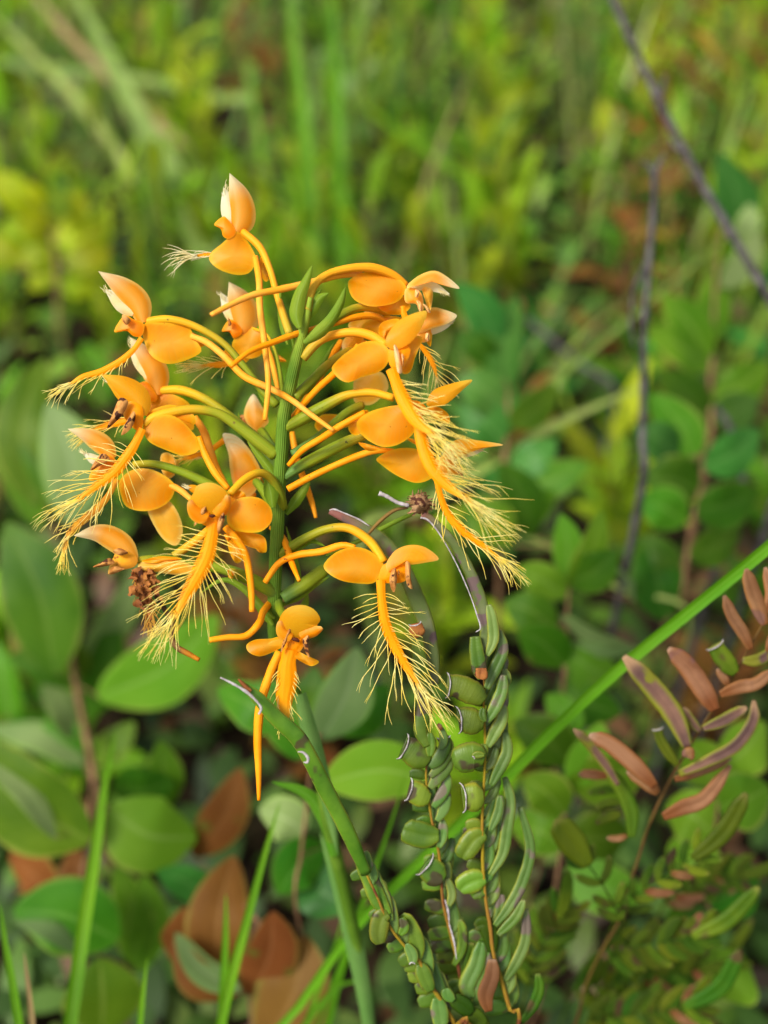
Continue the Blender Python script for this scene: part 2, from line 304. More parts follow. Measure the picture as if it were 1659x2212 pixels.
def pad(g, out, d, bulge, base, tip, n=36, tilt=(0, 0), both=False, wav=0.0, rng=RNG, back=.35):
    """rounded petal from its outline: cushioned surface at its own distance; base -> tip gives UV.x"""
    q = spline([(a[0], a[1], 0) for a in out], n, True)
    cx = sum(a.x for a in q)/n; cy = sum(a.y for a in q)/n
    bx, by = base; ax, ay = tip[0]-bx, tip[1]-by; L2 = ax*ax+ay*ay; L = math.sqrt(L2)
    R = [0, .3, .55, .75, .9, 1.0]; ph = rng.random()*6
    def ring(sgn):
        V = []; UV = []; Fc = []
        for ri, r in enumerate(R):
            for i in range(n if ri else 1):
                x = cx+(q[i].x-cx)*r; y = cy+(q[i].y-cy)*r
                dd = d + tilt[0]*(x-bx)*.09 + tilt[1]*(y-by)*.09 - sgn*bulge*(1-r*r) + wav*r*r*math.sin(ph+i*2*math.pi*3/n)
                V.append(P(x, y, dd)); uu = ((x-bx)*ax+(y-by)*ay)/L2; vv = ((x-bx)*ay-(y-by)*ax)/L2
                UV.append((min(1.2, max(-.2, uu)), .5+.5*r))
        for i in range(n):
            Fc.append((0, 1+i, 1+(i+1) % n))
        for ri in range(1, len(R)-1):
            a, b = 1+(ri-1)*n, 1+ri*n
            for i in range(n): Fc.append((a+i, b+i, b+(i+1) % n, a+(i+1) % n))
        return V, Fc, UV
    g.add(*ring(1))
    if both:
        V, Fc, UV = ring(-back); g.add(V, [f[::-1] for f in Fc], UV)
def PP(F, pts, d0, d1=None, so_=0):
    """pixel list -> world list, distance eased from d0 to d1 along it"""
    d1 = d0 if d1 is None else d1; out = []; n = len(pts)
    for i, p in enumerate(pts):
        q = F(p); d = q[2] if len(q) > 2 else d0+(d1-d0)*i/max(1, n-1); out.append(P(q[0], q[1], d))
    return out

# ------------------------------------------------------------------ the ground
def ground():
    n = 60; V = []; Fc = []
    xs = [math.copysign(abs(t)**3*60, t) for t in np.linspace(-1, 1, n)]
    rg = random.Random(3)
    for y in xs:
        for x in xs:
            z = (rg.random()-.5)*.012 if abs(x) < 3 and abs(y) < 3 else 0
            V.append((x, y, z))
    for i in range(n-1):
        for j in range(n-1): a = i*n+j; Fc.append((a, a+1, a+n+1, a+n))
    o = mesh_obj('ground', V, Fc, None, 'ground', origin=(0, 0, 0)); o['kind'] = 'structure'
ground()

# ------------------------------------------------------------------ the orchid
def stem_d(y):                                                     # how far the stem stands from the camera (mm past focus)
    return (y-950)*.022 if y < 1350 else 8.8+(y-1350)*.065
STEM = [F2((335, 800)), F2((310, 920)), F2((272, 1080)), F2((225, 1280)), F2((180, 1500)), F4((165, 250)), F4((150, 480)), F4((137, 760)),
        F4((125, 1020)), F4((118, 1250)), F4((128, 1400)), F5((690, 500)), F5((770, 730)), F5((860, 1000)), F5((945, 1300)), (712, 1790), (745, 1930), (778, 2080), (800, 2240), (815, 2400)]
SP = [P(x, y, stem_d(y)) for x, y in STEM]
foot = SP[-1].copy(); foot.z = -.005; foot.y += .02; foot.x += .006
ORCHID = root('fringed_orchid', foot, 'orange fringed orchid with a spike of flowers above curled ferns', 'orchid')
g = Geo(); r = .0902e-3
tube(g, SP + [SP[-1].lerp(foot, .5), foot], [r*a for a in (5, 9, 12, 14, 15, 15, 15, 15, 15, 15, 15, 15, 16, 17, 18, 18, 17, 17, 18, 19, 22, 24)], 120, 14)
# re-map so that UV.x = 1 at the top of the spike
g.uv = [(1-u, v) for u, v in g.uv]
g.build('stem', 'stem', ORCHID, foot)

def hairs(g, F, mid, d, w, n, l0, l1, a0=80, a1=12, t0=.2, seed=1, droop=.25, tipn=10, fan=26, rad=.95, dep=.35, both=(1, -1), brk=.5, d1=None):
    """fringe: hairs leave both edges of the lip, the first ones square to it, the last ones along it"""
    rg = random.Random(seed); s = SCF(F)
    m = [F(q) for q in mid]; L = spline([(q[0], q[1], 0) for q in m], 40); T = tangents(L)
    d1 = d if d1 is None else d1
    w = w*s; l0 *= s*1.0; l1 *= s*1.08
    def one(x, y, ang, ln, dd, rr, depth):
        pts = []; a = ang; st = ln/7; k = (rg.random()-.5)*.9
        dz = (rg.random()-.5)*dep*2
        for i in range(8):
            pts.append((x, y, dd))
            if i == 5 and brk and rg.random() < brk and depth == 0:
                one(x, y, a+(rg.random()-.5)*.7, ln*.3, dd, rr*.6, 1)
            x += math.cos(a)*st; y += math.sin(a)*st; dd += dz*st*.09
            # droop towards image-down
            da = (math.pi/2 - a + math.pi) % (2*math.pi) - math.pi
            a += da*droop*.16*(i/4) + k*.12 + (rg.random()-.5)*.34
        tube(g, [P(*q) for q in pts], [rr*px(d), rr*.95*px(d), rr*.8*px(d), rr*.3*px(d)], 9, 4, cap=False)
    n = int(n*.56)
    for i in range(n):
        t = (i//2+.2+rg.random()*.6)/(n/2); u = t0+(1-t0)*t; j = min(39, int(u*39)); sd_ = both[i % 2]
        p, tt = L[j], T[j]; base = math.atan2(tt.y, tt.x)
        ang = base + sd_*math.radians(a0+(a1-a0)*t**.8 + (rg.random()-.5)*36)
        ln = (l0+(l1-l0)*min(1, t*1.6))*(.65+.5*rg.random())
        wid = w*.42*(1-.5*t)
        one(p.x-math.sin(base)*wid*sd_, p.y+math.cos(base)*wid*sd_, ang, ln, d+(d1-d)*u+(rg.random()-.5)*.4, rad*(.85+.4*rg.random()), 0)
    for i in range(int(tipn*1.5)):
        p, tt = L[39], T[39]; base = math.atan2(tt.y, tt.x)
        one(p.x+(rg.random()-.5)*w*.6, p.y+(rg.random()-.5)*w*.3, base+math.radians((rg.random()-.5)*2.6*fan), l1*(.6+.45*rg.random()), d1+(rg.random()-.5)*.5, rad, 0)
def SCF(F): return SC[id(F)]

FL = []
def flower(F, d, ped=None, pd1=None, pmat='ovary', pr=(9, 8, 10, 12), spur=None, sd1=None, smat='spur', sr=(7, 6.5, 6, 5), hood=None, hoodpad=None, hmat='hood_pale', hb=.6,
           sepals=(), smats=None, sb=.42, lip=None, lipw=20, ld1=None, lmat='lip', fringe=None, fmat='hair', anthers=(), amat='anther', column=None, cmat='sepal', mouth=None, petal=None, pmat2='petal_cream', ldo=-1.0, inner=()):
    s = SCF(F); d *= .68; pxl = px(d)
    # the ovary (with its column) carries the flower; everything else hangs on it
    g = Geo()
    if ped:
        a = [F(q) for q in ped]
        e = stem_d(a[-1][1]) if pd1 is None else pd1
        tube(g, PP(F, ped, d+1.0, e), [x*pxl*.5*s*2.05 for x in pr], max(14, 5*len(ped)), 10)
        g.uv = [(1-u, v) for u, v in g.uv]
    else:
        c = F(column[0]); tube(g, [P(c[0], c[1], d+1), P(c[0]+3, c[1]+3, d+3)], 4*pxl, 6, 8)
    fl = g.build('flower', pmat, ORCHID); FL.append(fl)
    if spur:
        g = Geo(); a = PP(F, spur, d+.6, d if sd1 is None else sd1)
        tube(g, a, [x*pxl*1.0*(1.12-.3*abs(k_/max(1, len(sr)-1)-.35)) for k_, x in enumerate(sr)], max(14, 6*len(spur)), 8, flat=.9, lump=.07); g.build('spur', smat, fl)
    for i, o in enumerate(sepals):
        opt = dict(o) if isinstance(o, dict) else dict(out=o)
        out = [F(q) for q in opt['out']]; b = F(opt.get('base', opt['out'][0]))
        cx = sum(q[0] for q in out)/len(out); cy = sum(q[1] for q in out)/len(out)
        far = max(out, key=lambda q: (q[0]-b[0])**2+(q[1]-b[1])**2)
        g = Geo(); pad(g, out, d+opt.get('d', .3), opt.get('b', sb), b[:2], far[:2], tilt=opt.get('tilt', (0, .15)), wav=opt.get('wav', .5))
        g.build('sepal', opt.get('m', 'sepal'), fl)
    if hood:
        mid, wdt = hood; g = Geo()
        strip(g, PP(F, mid, d, d-.5), wdt*s*pxl, cup=.30, nu=20, nv=10, prof=lambda u: max(.0, (.38+.75*math.sin(math.pi*min(1, u**.85*1.0)**1.0))*(1-u**5)**.8)*.95, wave=.015)
        g.build('hood', hmat, fl)
    if hoodpad:
        out = [F(q) for q in hoodpad['out']]; g = Geo()
        pad(g, out, d-1.0+hoodpad.get('d', 0), hoodpad.get('b', hb), F(hoodpad['base'])[:2], F(hoodpad['tip'])[:2], tilt=hoodpad.get('tilt', (0, -.1)), wav=.12)
        g.build('hood', hmat, fl)
    if petal:
        for mid, wdt in petal:
            g = Geo(); strip(g, PP(F, mid, d+.6, d+.4), wdt*s*pxl, cup=.25, nu=12, nv=6, prof=lambda u: prof_leaf(u*.93+.05, .8, .8), wave=.06); ob = g.build('petal', pmat2, fl)
            # torn, hairy tip
            g = Geo(); rg = random.Random(int(mid[-1][0]*7)); a, b = F(mid[-2]), F(mid[-1])
            for k in range(9):
                f = .35+.65*rg.random(); x = a[0]+(b[0]-a[0])*f+(rg.random()-.5)*wdt*s*.4; y = a[1]+(b[1]-a[1])*f+(rg.random()-.5)*wdt*s*.4
                an = math.atan2(b[1]-a[1], b[0]-a[0])+(rg.random()-.5)*.9; ln = 9+rg.random()*7
                tube(g, [P(x, y, d+.4), P(x+math.cos(an)*ln*.5, y+math.sin(an)*ln*.5, d+.2), P(x+math.cos(an+.2)*ln, y+math.sin(an+.2)*ln, d+.3)], [.9*pxl, .7*pxl, .25*pxl], 5, 4, cap=False)
            o2 = g.build('fringe', 'hair_pale', fl); o2['kind'] = 'stuff'
    for mid, wdt in inner:     # the two inner petals that close the hood
        g = Geo(); strip(g, PP(F, mid, d-2.4, d-3.2), wdt*s*pxl, cup=.3, nu=14, nv=8, prof=lambda u: prof_leaf(u*.9+.06, .7, .6), wave=.05, roll=.3)
        g.build('petal', 'hood', fl)
    if column:
        out = [F(q) for q in column]; g = Geo()
        pad(g, out, d-.2, .65, out[0][:2], out[len(out)//2][:2], n=24, both=True, back=1.0); g.build('column', cmat, fl)
    for a in anthers:
        out = [F(q) for q in a]; g = Geo(); pad(g, out, d-2.0, .7, out[0][:2], out[len(out)//2][:2], n=20, both=True, back=.8, wav=.3); g.build('anther', amat, fl)
    if mouth:
        out = [F(q) for q in mouth]; g = Geo(); pad(g, out, d-2.1, .25, out[0][:2], out[len(out)//2][:2], n=16, both=True); g.build('nectar_opening', 'dark', fl)
    if lip:
        g = Geo(); l1 = d+ldo if ld1 is None else ld1
        lw = [lipw*s*px(d)*x for x in (.9, .8, 1.0, 1.1, 1.0, .75, .3)]
        strip(g, PP(F, lip, d+ldo, l1), lw, cup=.22, nu=24, nv=6, wave=.03)
        lo = g.build('lip', lmat, fl)
        if fringe:
            g = Geo(); hairs(g, F, lip, d+ldo, lipw, d1=l1, **fringe); fo = g.build('fringe', fmat, fl); fo['kind'] = 'stuff'
    return fl

# top flower, turned to the left
flower(F1, 1, ped=[(1285, 405), (1390, 500), (1450, 630), (1490, 770), (1530, 900), (1570, 1020)], pd1=-6, pmat='ovary_o', pr=(22, 22, 19, 19, 22, 24),
       spur=[(1365, 560), (1388, 700), (1392, 860), (1420, 1080), (1442, 1310), (1422, 1530)], sd1=-10, smat='spur_pale', sr=(7, 7, 6.5, 6.5, 6, 5.5),
       hood=([(1250, 410), (1275, 330), (1262, 190), (1212, 62)], 165), petal=[([(1235, 400), (1205, 300), (1195, 220), (1182, 150)], 90)],
       sepals=[[(1250, 412), (1170, 478), (1098, 540), (1098, 590), (1160, 640), (1260, 668), (1335, 650), (1368, 575), (1345, 510), (1300, 445)], dict(out=[(1395, 560), (1425, 620), (1445, 690), (1420, 705), (1390, 640)], d=2.5)],
       column=[(1250, 410), (1195, 330), (1165, 325), (1120, 368), (1160, 395), (1175, 440), (1215, 452)],
       lip=[(1180, 545), (1100, 545), (1050, 548), (1010, 552)], lipw=26, fringe=dict(n=18, l0=110, l1=190, a0=24, a1=10, t0=.3, seed=4, tipn=7, fan=20, rad=1.0, droop=.5), fmat='hair_pale', ldo=1.5)
# left upper flower
flower(F1, 0, ped=[(715, 945), (840, 932), (970, 958), (1100, 1020), (1200, 1095), (1300, 1215), (1400, 1345), (1495, 1440)], pmat='ovary', pr=(24, 26, 22, 20, 20, 22, 24, 26),
       spur=[(985, 1030), (1080, 1070), (1180, 1150), (1300, 1270), (1450, 1340), (1580, 1410), (1700, 1500), (1830, 1592)], sd1=-7, smat='spur_pale', sr=(6.5, 7, 7, 7, 7, 6.5, 6, 4.5),
       hood=([(700, 950), (660, 830), (560, 730), (432, 645)], 150), petal=[([(640, 900), (570, 850), (520, 790), (475, 755)], 80)],
       sepals=[[(700, 962), (800, 950), (960, 968), (1000, 1040), (1045, 1120), (950, 1175), (840, 1196), (750, 1150), (705, 1060)], dict(out=[(940, 985), (1030, 1030), (1070, 1080), (1010, 1090)], d=3)],
       column=[(705, 960), (640, 930), (585, 910), (525, 1005), (600, 1000), (640, 1030), (690, 1030)], anthers=[[(580, 900), (625, 935), (600, 965), (575, 935)]],
       lip=[(690, 1040), (640, 1110), (560, 1180), (450, 1240), (340, 1270), (270, 1310)], lipw=40, fringe=dict(n=38, l0=60, l1=180, a0=42, a1=6, t0=.3, seed=9, both=(-1, -1), tipn=8, fan=10))
# behind, left of the spike
flower(F1, 14, ped=[(1350, 985), (1430, 1020), (1480, 1110), (1510, 1230), (1530, 1380)], pmat='ovary', spur=[(1430, 1090), (1470, 1210), (1500, 1350)], sd1=6, smat='spur_pale',
       hood=([(1275, 1020), (1290, 920), (1260, 810), (1208, 708)], 190), petal=[([(1240, 960), (1210, 880), (1190, 830), (1160, 775)], 80)],
       sepals=[dict(out=[(1290, 980), (1370, 985), (1420, 1060), (1400, 1140), (1330, 1165), (1260, 1140), (1225, 1080)], m='sepal'), dict(out=[(1200, 1100), (1330, 1160), (1250, 1210), (1170, 1190)], d=2), dict(out=[(1480, 1130), (1550, 1178), (1500, 1180)], d=1)],
       column=[(1290, 1000), (1220, 930), (1165, 1000), (1210, 1005), (1240, 1045)], anthers=[[(1205, 920), (1225, 960), (1205, 970)]],
       lip=[(1270, 1165), (1190, 1195), (1120, 1200), (1060, 1205)], lipw=36, fringe=dict(n=22, l0=90, l1=170, a0=30, a1=8, t0=.25, seed=12, tipn=8, fan=14), fmat='hair')
# right top flower
flower(F2, -2, ped=[(905, 728), (820, 665), (700, 625), (560, 630), (430, 668), (350, 745), (315, 880)], pmat='ovary_o', pr=(20, 26, 28, 24, 22, 24, 26),
       spur=[(640, 662), (500, 672), (340, 712), (160, 752), (0, 785), (-130, 840), (-255, 905)], sd1=-13, smat='spur_pale', sr=(6, 6.5, 7, 7, 7, 6.5, 5.5),
       hoodpad=dict(out=[(915, 722), (990, 665), (1075, 642), (1150, 680), (1222, 747), (1150, 738), (1080, 712), (1000, 715), (920, 745)], base=(915, 730), tip=(1222, 747), b=.8),
       petal=[([(905, 752), (980, 722), (1070, 738), (1160, 782)], 70)],
       sepals=[[(905, 738), (830, 668), (735, 642), (640, 655), (575, 690), (558, 730), (590, 810), (680, 852), (770, 850), (840, 832), (880, 800)],
               dict(out=[(735, 625), (755, 608), (775, 640), (760, 660)], d=3, m='petal_cream'), dict(out=[(870, 790), (930, 850), (880, 900), (800, 900), (740, 850)], d=3, m='sepal'),
               dict(out=[(1000, 740), (1060, 760), (1055, 850), (1040, 880), (1010, 800)], d=.5, m='hood_yel' if 0 else 'sepal_b')],
       column=[(900, 750), (960, 748), (1000, 790), (1005, 880), (960, 840), (900, 830)], cmat='sepal_b', anthers=[[(960, 755), (980, 765), (975, 800), (955, 795)], [(965, 820), (990, 830), (1000, 885), (980, 880)], [(1005, 840), (1025, 850), (1050, 890), (1030, 885)]], amat='anther_pale',
       lip=[(885, 850), (890, 890), (905, 940), (930, 1000)], lipw=34)
# right, second
flower(F2, 6, ped=[(800, 900), (730, 870), (630, 860), (540, 890), (430, 960), (330, 1050)], pmat='ovary', pr=(22, 24, 24, 24, 28, 30),
       spur=[(790, 950), (720, 915), (620, 915), (480, 950), (330, 1000), (243, 1020), (120, 1065), (-20, 1120), (-140, 1212)], sd1=-12, sr=(6, 6.5, 7, 7, 7, 6.5, 6.5, 6, 5),
       hoodpad=dict(out=[(960, 985), (975, 910), (1050, 862), (1120, 870), (1205, 908), (1150, 955), (1060, 985), (985, 1015)], base=(960, 980), tip=(1205, 908), b=.7), hmat='hood_pale',
       petal=[([(990, 1015), (1060, 990), (1130, 965), (1190, 935)], 60)],
       sepals=[dict(out=[(890, 930), (800, 910), (700, 930), (640, 980), (680, 1040), (800, 1060), (900, 1010)], m='sepal'), dict(out=[(640, 900), (700, 860), (780, 890), (700, 960), (600, 1000), (560, 960)], d=4, m='sepal_b'), dict(out=[(1010, 1010), (1055, 990), (1050, 1090), (1020, 1060)], d=.5)],
       column=[(960, 990), (1030, 1000), (1045, 1050), (1000, 1070), (950, 1050)], cmat='sepal_b', anthers=[[(1020, 1015), (1040, 1020), (1035, 1060), (1018, 1055)]], amat='anther_pale',
       lip=[(945, 1040), (1010, 1110), (1060, 1190), (1085, 1270)], lipw=30, fringe=dict(n=26, l0=90, l1=190, a0=40, a1=14, t0=.25, seed=21, tipn=8, fan=24, droop=.4))
# right, nearest flower with the greenish hood
flower(F2, -14, ped=[(790, 1085), (700, 1030), (600, 1008), (480, 1022), (380, 1065), (290, 1160)], pmat='ovary_o', pr=(24, 28, 28, 26, 28, 30),
       spur=[(620, 1085), (560, 1170), (470, 1260), (380, 1340), (300, 1430), (235, 1520)], sd1=0, sr=(6, 7, 7, 7, 7, 6),
       hoodpad=dict(out=[(785, 1085), (800, 1010), (870, 930), (1018, 880), (1005, 960), (940, 1060), (850, 1110)], base=(800, 1090), tip=(1018, 880), b=.6), hmat='hood_yel',
       sepals=[[(800, 1110), (740, 1065), (650, 1065), (560, 1120), (490, 1180), (462, 1225), (500, 1280), (560, 1306), (640, 1275), (740, 1245), (795, 1190)],
               dict(out=[(800, 1010), (860, 930), (760, 950), (740, 1010), (770, 1060)], d=3), dict(out=[(900, 1080), (960, 1030), (1000, 1050), (960, 1150), (930, 1240), (880, 1250), (860, 1160)], d=1.5, m='sepal')],
       column=[(800, 1110), (880, 1060), (930, 1110), (900, 1200), (850, 1240), (805, 1200)], cmat='lip', anthers=[[(830, 1090), (855, 1110), (880, 1240), (850, 1235)], [(875, 1140), (890, 1150), (885, 1210)]], amat='anther_pale',
       lip=[(815, 1220), (850, 1320), (900, 1430), (960, 1530), (1050, 1610)], lipw=78, fringe=dict(n=56, l0=130, l1=330, a0=70, a1=4, t0=.22, seed=31, tipn=14, fan=14, both=(-1, -1), droop=.1), ld1=-16)
# right, half hidden behind
flower(F2, 14, ped=[(640, 1090), (540, 1130), (440, 1200), (340, 1300), (240, 1400)], pmat='ovary', pr=(24, 24, 26, 28, 30), spur=[(520, 1060), (450, 1170), (370, 1310), (290, 1430), (225, 1515)], sd1=2,
       hoodpad=dict(out=[(560, 1020), (640, 990), (650, 1060), (600, 1110), (540, 1130), (522, 1080)], base=(640, 1050), tip=(530, 1100)), hmat='hood',
       sepals=[dict(out=[(600, 1280), (680, 1240), (765, 1250), (800, 1330), (760, 1390), (690, 1440), (600, 1425), (590, 1350)], m='sepal_b', b=1.0), dict(out=[(560, 1450), (620, 1470), (640, 1530), (560, 1570), (500, 1560)], m='sepal', d=1)],
       column=[(640, 1050), (690, 1080), (660, 1130), (610, 1110)])
# right middle flower with the widest sepal
flower(F4, -13, ped=[(830, -50), (700, -82), (560, -68), (450, -18), (300, 65), (175, 135)], pmat='ovary', pr=(22, 24, 26, 34, 40, 30),
       spur=[(660, 35), (520, 112), (400, 190), (290, 258), (205, 350)], sd1=-1, sr=(6.5, 7, 7, 7, 6),
       hoodpad=dict(out=[(1025, -10), (1060, -90), (1150, -130), (1295, -158), (1230, -90), (1150, -20), (1090, 0)], base=(1040, -10), tip=(1295, -158), d=2), hmat='hood_yel',
       sepals=[[(975, 20), (900, -5), (800, 0), (680, 35), (612, 90), (625, 150), (690, 210), (780, 242), (880, 215), (960, 140)],
               dict(out=[(620, 40), (680, 30), (640, 150), (590, 170), (560, 120)], d=3), dict(out=[(620, 215), (700, 230), (760, 250), (680, 265)], d=3), dict(out=[(1010, 20), (1080, 0), (1150, 40), (1160, 100), (1100, 90)], d=3, m='sepal')],
       column=[(900, -30), (980, -30), (1030, 20), (990, 60), (930, 40)], cmat='lip',
       lip=[(935, -30), (975, 80), (1000, 220), (1060, 370), (1150, 470), (1240, 540)], lipw=72, fringe=dict(n=70, l0=150, l1=380, a0=74, a1=3, t0=.05, seed=44, tipn=12, fan=9, both=(-1, -1), droop=.12), ld1=-15)
# right lower-middle flower, long lip
flower(F4, -3, ped=[(660, 172), (560, 208), (450, 262), (350, 315), (270, 360), (185, 420)], pmat='ovary_g', pr=(26, 34, 36, 36, 34, 26),
       spur=[(830, 265), (740, 262), (650, 282), (500, 342), (330, 422), (200, 492)], sd1=-1, sr=(5, 6.5, 7, 7, 7.5, 8),
       hoodpad=dict(out=[(1120, 292), (1165, 220), (1230, 192), (1320, 200), (1480, 228), (1370, 248), (1280, 275), (1200, 310), (1150, 320)], base=(1120, 295), tip=(1480, 228), b=.6), hmat='hood',
       petal=[([(1160, 310), (1250, 280), (1310, 268), (1360, 258)], 50)],
       sepals=[[(1060, 380), (1020, 300), (960, 252), (840, 252), (730, 308), (760, 350), (850, 412), (960, 455), (1050, 430)], dict(out=[(1000, 250), (900, 190), (960, 200), (1080, 280)], d=4)],
       column=[(1060, 330), (1150, 290), (1230, 350), (1240, 400), (1160, 410), (1080, 400)], cmat='sepal_b', anthers=[[(1180, 320), (1215, 335), (1245, 425), (1215, 400)]],
       lip=[(1085, 420), (1110, 540), (1160, 650), (1250, 750), (1350, 820), (1440, 890)], lipw=44, fringe=dict(n=60, l0=100, l1=230, a0=48, a1=6, t0=.1, seed=52, tipn=14, fan=18, droop=.35))
# right lower flower
flower(F4, -4, ped=[(772, 925), (690, 805), (565, 725), (440, 728), (310, 782), (200, 850), (135, 895)], pmat='ovary', pr=(26, 28, 26, 26, 28, 32, 24),
       spur=[(600, 838), (520, 825), (400, 862), (260, 882), (150, 930), (65, 1045)], sd1=2, sr=(6, 7, 7.5, 7.5, 7.5, 7),
       hoodpad=dict(out=[(785, 935), (840, 855), (930, 822), (1020, 838), (1098, 905), (1020, 928), (940, 940), (870, 940), (800, 980)], base=(790, 940), tip=(1098, 905), b=.6), hmat='hood_yel' if 0 else 'hood',
       sepals=[[(775, 950), (700, 865), (600, 835), (490, 865), (415, 938), (440, 990), (520, 1035), (620, 1052), (700, 1052), (740, 1020)]],
       column=[(760, 950), (830, 920), (900, 930), (930, 1000), (880, 1045), (800, 1050), (740, 1040)], cmat='lip',
       anthers=[[(815, 980), (840, 960), (850, 1020), (832, 1105), (805, 1050)], [(900, 925), (930, 940), (930, 1010), (942, 1085), (905, 1050)], [(855, 970), (865, 985), (858, 1005)]],
       lip=[(752, 1030), (760, 1160), (780, 1290), (830, 1410), (900, 1540), (975, 1650)], lipw=62, fringe=dict(n=84, l0=130, l1=330, a0=95, a1=8, t0=.12, seed=61, tipn=12, fan=12, droop=.45))
# left lower flower facing the camera
flower(F3, -12, ped=[(1215, 520), (1300, 435), (1390, 395), (1460, 430), (1510, 520), (1525, 600)], pmat='ovary', pr=(22, 24, 24, 26, 30, 34),
       spur=[(1185, 715), (1260, 800), (1312, 900), (1340, 1080), (1345, 1220)], sd1=-8, sr=(7.5, 8, 7.5, 7, 6.5),
       hoodpad=dict(out=[(968, 570), (1000, 510), (1020, 470), (1100, 452), (1180, 490), (1215, 560), (1205, 620), (1150, 660), (1080, 640), (1010, 640), (975, 610)], base=(1110, 650), tip=(1090, 452), b=.9, tilt=(0, .45)), hmat='hood_yel',
       petal=[([(1060, 520), (1000, 490), (955, 475)], 50)], pmat2='hood_yel', inner=[([(1085, 655), (1020, 625), (975, 560)], 105), ([(1130, 650), (1180, 600), (1205, 530)], 90)],
       sepals=[[(1195, 640), (1230, 570), (1300, 538), (1390, 545), (1455, 600), (1462, 680), (1400, 742), (1300, 748), (1215, 720)], dict(out=[(1190, 560), (1260, 500), (1310, 540), (1240, 640)], d=2.5), dict(out=[(1240, 740), (1350, 750), (1420, 780), (1430, 865), (1380, 850), (1300, 820)], d=4)],
       column=[(1040, 660), (1110, 630), (1180, 650), (1170, 700), (1110, 715), (1050, 700)], cmat='lip', mouth=[(1090, 648), (1120, 640), (1130, 652), (1105, 662)],
       anthers=[[(1085, 562), (1085, 610), (1060, 650), (1000, 712), (1030, 630), (1055, 590)], [(1165, 625), (1185, 660), (1165, 720), (1145, 765), (1140, 700)]],
       lip=[(1115, 690), (1100, 790), (1070, 900), (1020, 1000), (960, 1110), (900, 1220)], lipw=92, fringe=dict(n=92, l0=150, l1=330, a0=92, a1=9, t0=.14, seed=72, tipn=14, fan=15, droop=.4))
# left middle flower with the big fringe
flower(F3, -3, ped=[(705, 110), (760, 70), (850, 40), (1000, 18), (1150, 45), (1280, 130), (1400, 220), (1490, 290)], pmat='ovary', pr=(24, 30, 30, 28, 28, 34, 40, 34),
       spur=[(1030, 180), (1070, 290), (1130, 400), (1205, 490)], sd1=-3, sr=(6.5, 7, 8, 7),
       hood=([(690, 60), (660, -40), (570, -125), (450, -190)], 150), hmat='hood_yel', petal=[([(640, 10), (570, -60), (530, -110), (480, -150)], 60)], pmat2='hood_yel',
       sepals=[[(708, 90), (800, 50), (900, 65), (990, 150), (1042, 228), (1010, 275), (930, 292), (830, 258), (745, 218), (706, 165)], dict(out=[(720, 40), (860, -10), (990, 40), (1000, 110), (880, 60), (760, 90)], d=2)],
       column=[(700, 90), (690, 0), (620, -30), (580, 40), (620, 110), (680, 150)], cmat='lip',
       anthers=[[(610, -30), (560, -50), (520, 40), (485, 132), (560, 70), (595, 20)], [(655, 60), (640, 30), (600, 90), (568, 172), (630, 130)]],
       lip=[(690, 130), (650, 220), (590, 310), (520, 395), (430, 465), (330, 540)], lipw=62, fringe=dict(n=66, l0=120, l1=300, a0=82, a1=6, t0=.28, seed=83, tipn=12, fan=14, both=(1, -1), droop=.35))
# left middle, behind the former
flower(F1, 9, ped=[(800, 1355), (920, 1352), (1040, 1392), (1150, 1460), (1280, 1570), (1400, 1670), (1480, 1740)], pmat='ovary', pr=(26, 28, 26, 26, 34, 38, 32),
       spur=[(1005, 1510), (1060, 1600), (1100, 1720), (1140, 1830), (1210, 1950)], sd1=6, smat='spur_pale', sr=(7, 8, 8, 8, 7),
       hood=([(785, 1380), (770, 1260), (710, 1150), (618, 1035)], 150), petal=[([(740, 1290), (680, 1200), (650, 1140), (630, 1080)], 70)],
       sepals=[dict(out=[(790, 1370), (900, 1385), (980, 1440), (1000, 1540), (990, 1590), (900, 1560), (800, 1500), (715, 1480)], m='sepal')],
       column=[(780, 1380), (720, 1300), (650, 1330), (690, 1360), (710, 1410), (770, 1420)], anthers=[[(680, 1320), (700, 1330), (690, 1345)], [(700, 1380), (725, 1390), (712, 1402)]],
       lip=[(700, 1480), (600, 1530), (480, 1560), (400, 1590)], lipw=40, ld1=8, fringe=dict(n=30, l0=80, l1=170, a0=26, a1=6, t0=.3, seed=91, tipn=10, fan=16))
# far left flower with a drying lip
flower(F3, 4, ped=[(640, 345), (740, 340), (850, 362), (990, 415), (1120, 480), (1250, 560), (1400, 640), (1480, 690)], pmat='ovary_g', pr=(20, 22, 24, 26, 28, 28, 30, 30),
       spur=[(860, 465), (930, 505), (990, 555), (1080, 600)], sd1=2, smat='spur_pale',
       hood=([(520, 310), (460, 235), (370, 175), (250, 133)], 115), petal=[([(480, 310), (420, 320), (380, 300), (345, 280)], 60)],
       sepals=[[(560, 440), (640, 375), (760, 378), (880, 455), (868, 545), (790, 605), (690, 622), (600, 595), (565, 520)], dict(out=[(720, 600), (780, 580), (850, 560), (910, 640), (935, 740), (900, 825), (830, 800), (770, 720)], d=3, m='sepal_b'), dict(out=[(805, 290), (850, 275), (890, 320), (890, 400), (840, 430), (805, 370)], d=6, m='sepal_b')],
       column=[(520, 300), (470, 290), (400, 370), (380, 440), (470, 420), (540, 350)], anthers=[[(470, 280), (430, 300), (385, 380), (440, 355), (500, 315)]],
       lip=[(540, 430), (490, 530), (410, 620), (310, 700), (250, 770), (235, 840)], lipw=44, lmat='lip_dry', ldo=1, fringe=dict(n=40, l0=70, l1=150, a0=25, a1=5, t0=.3, seed=95, tipn=10, fan=12, droop=.5), fmat='hair_dry' if 0 else 'hair')
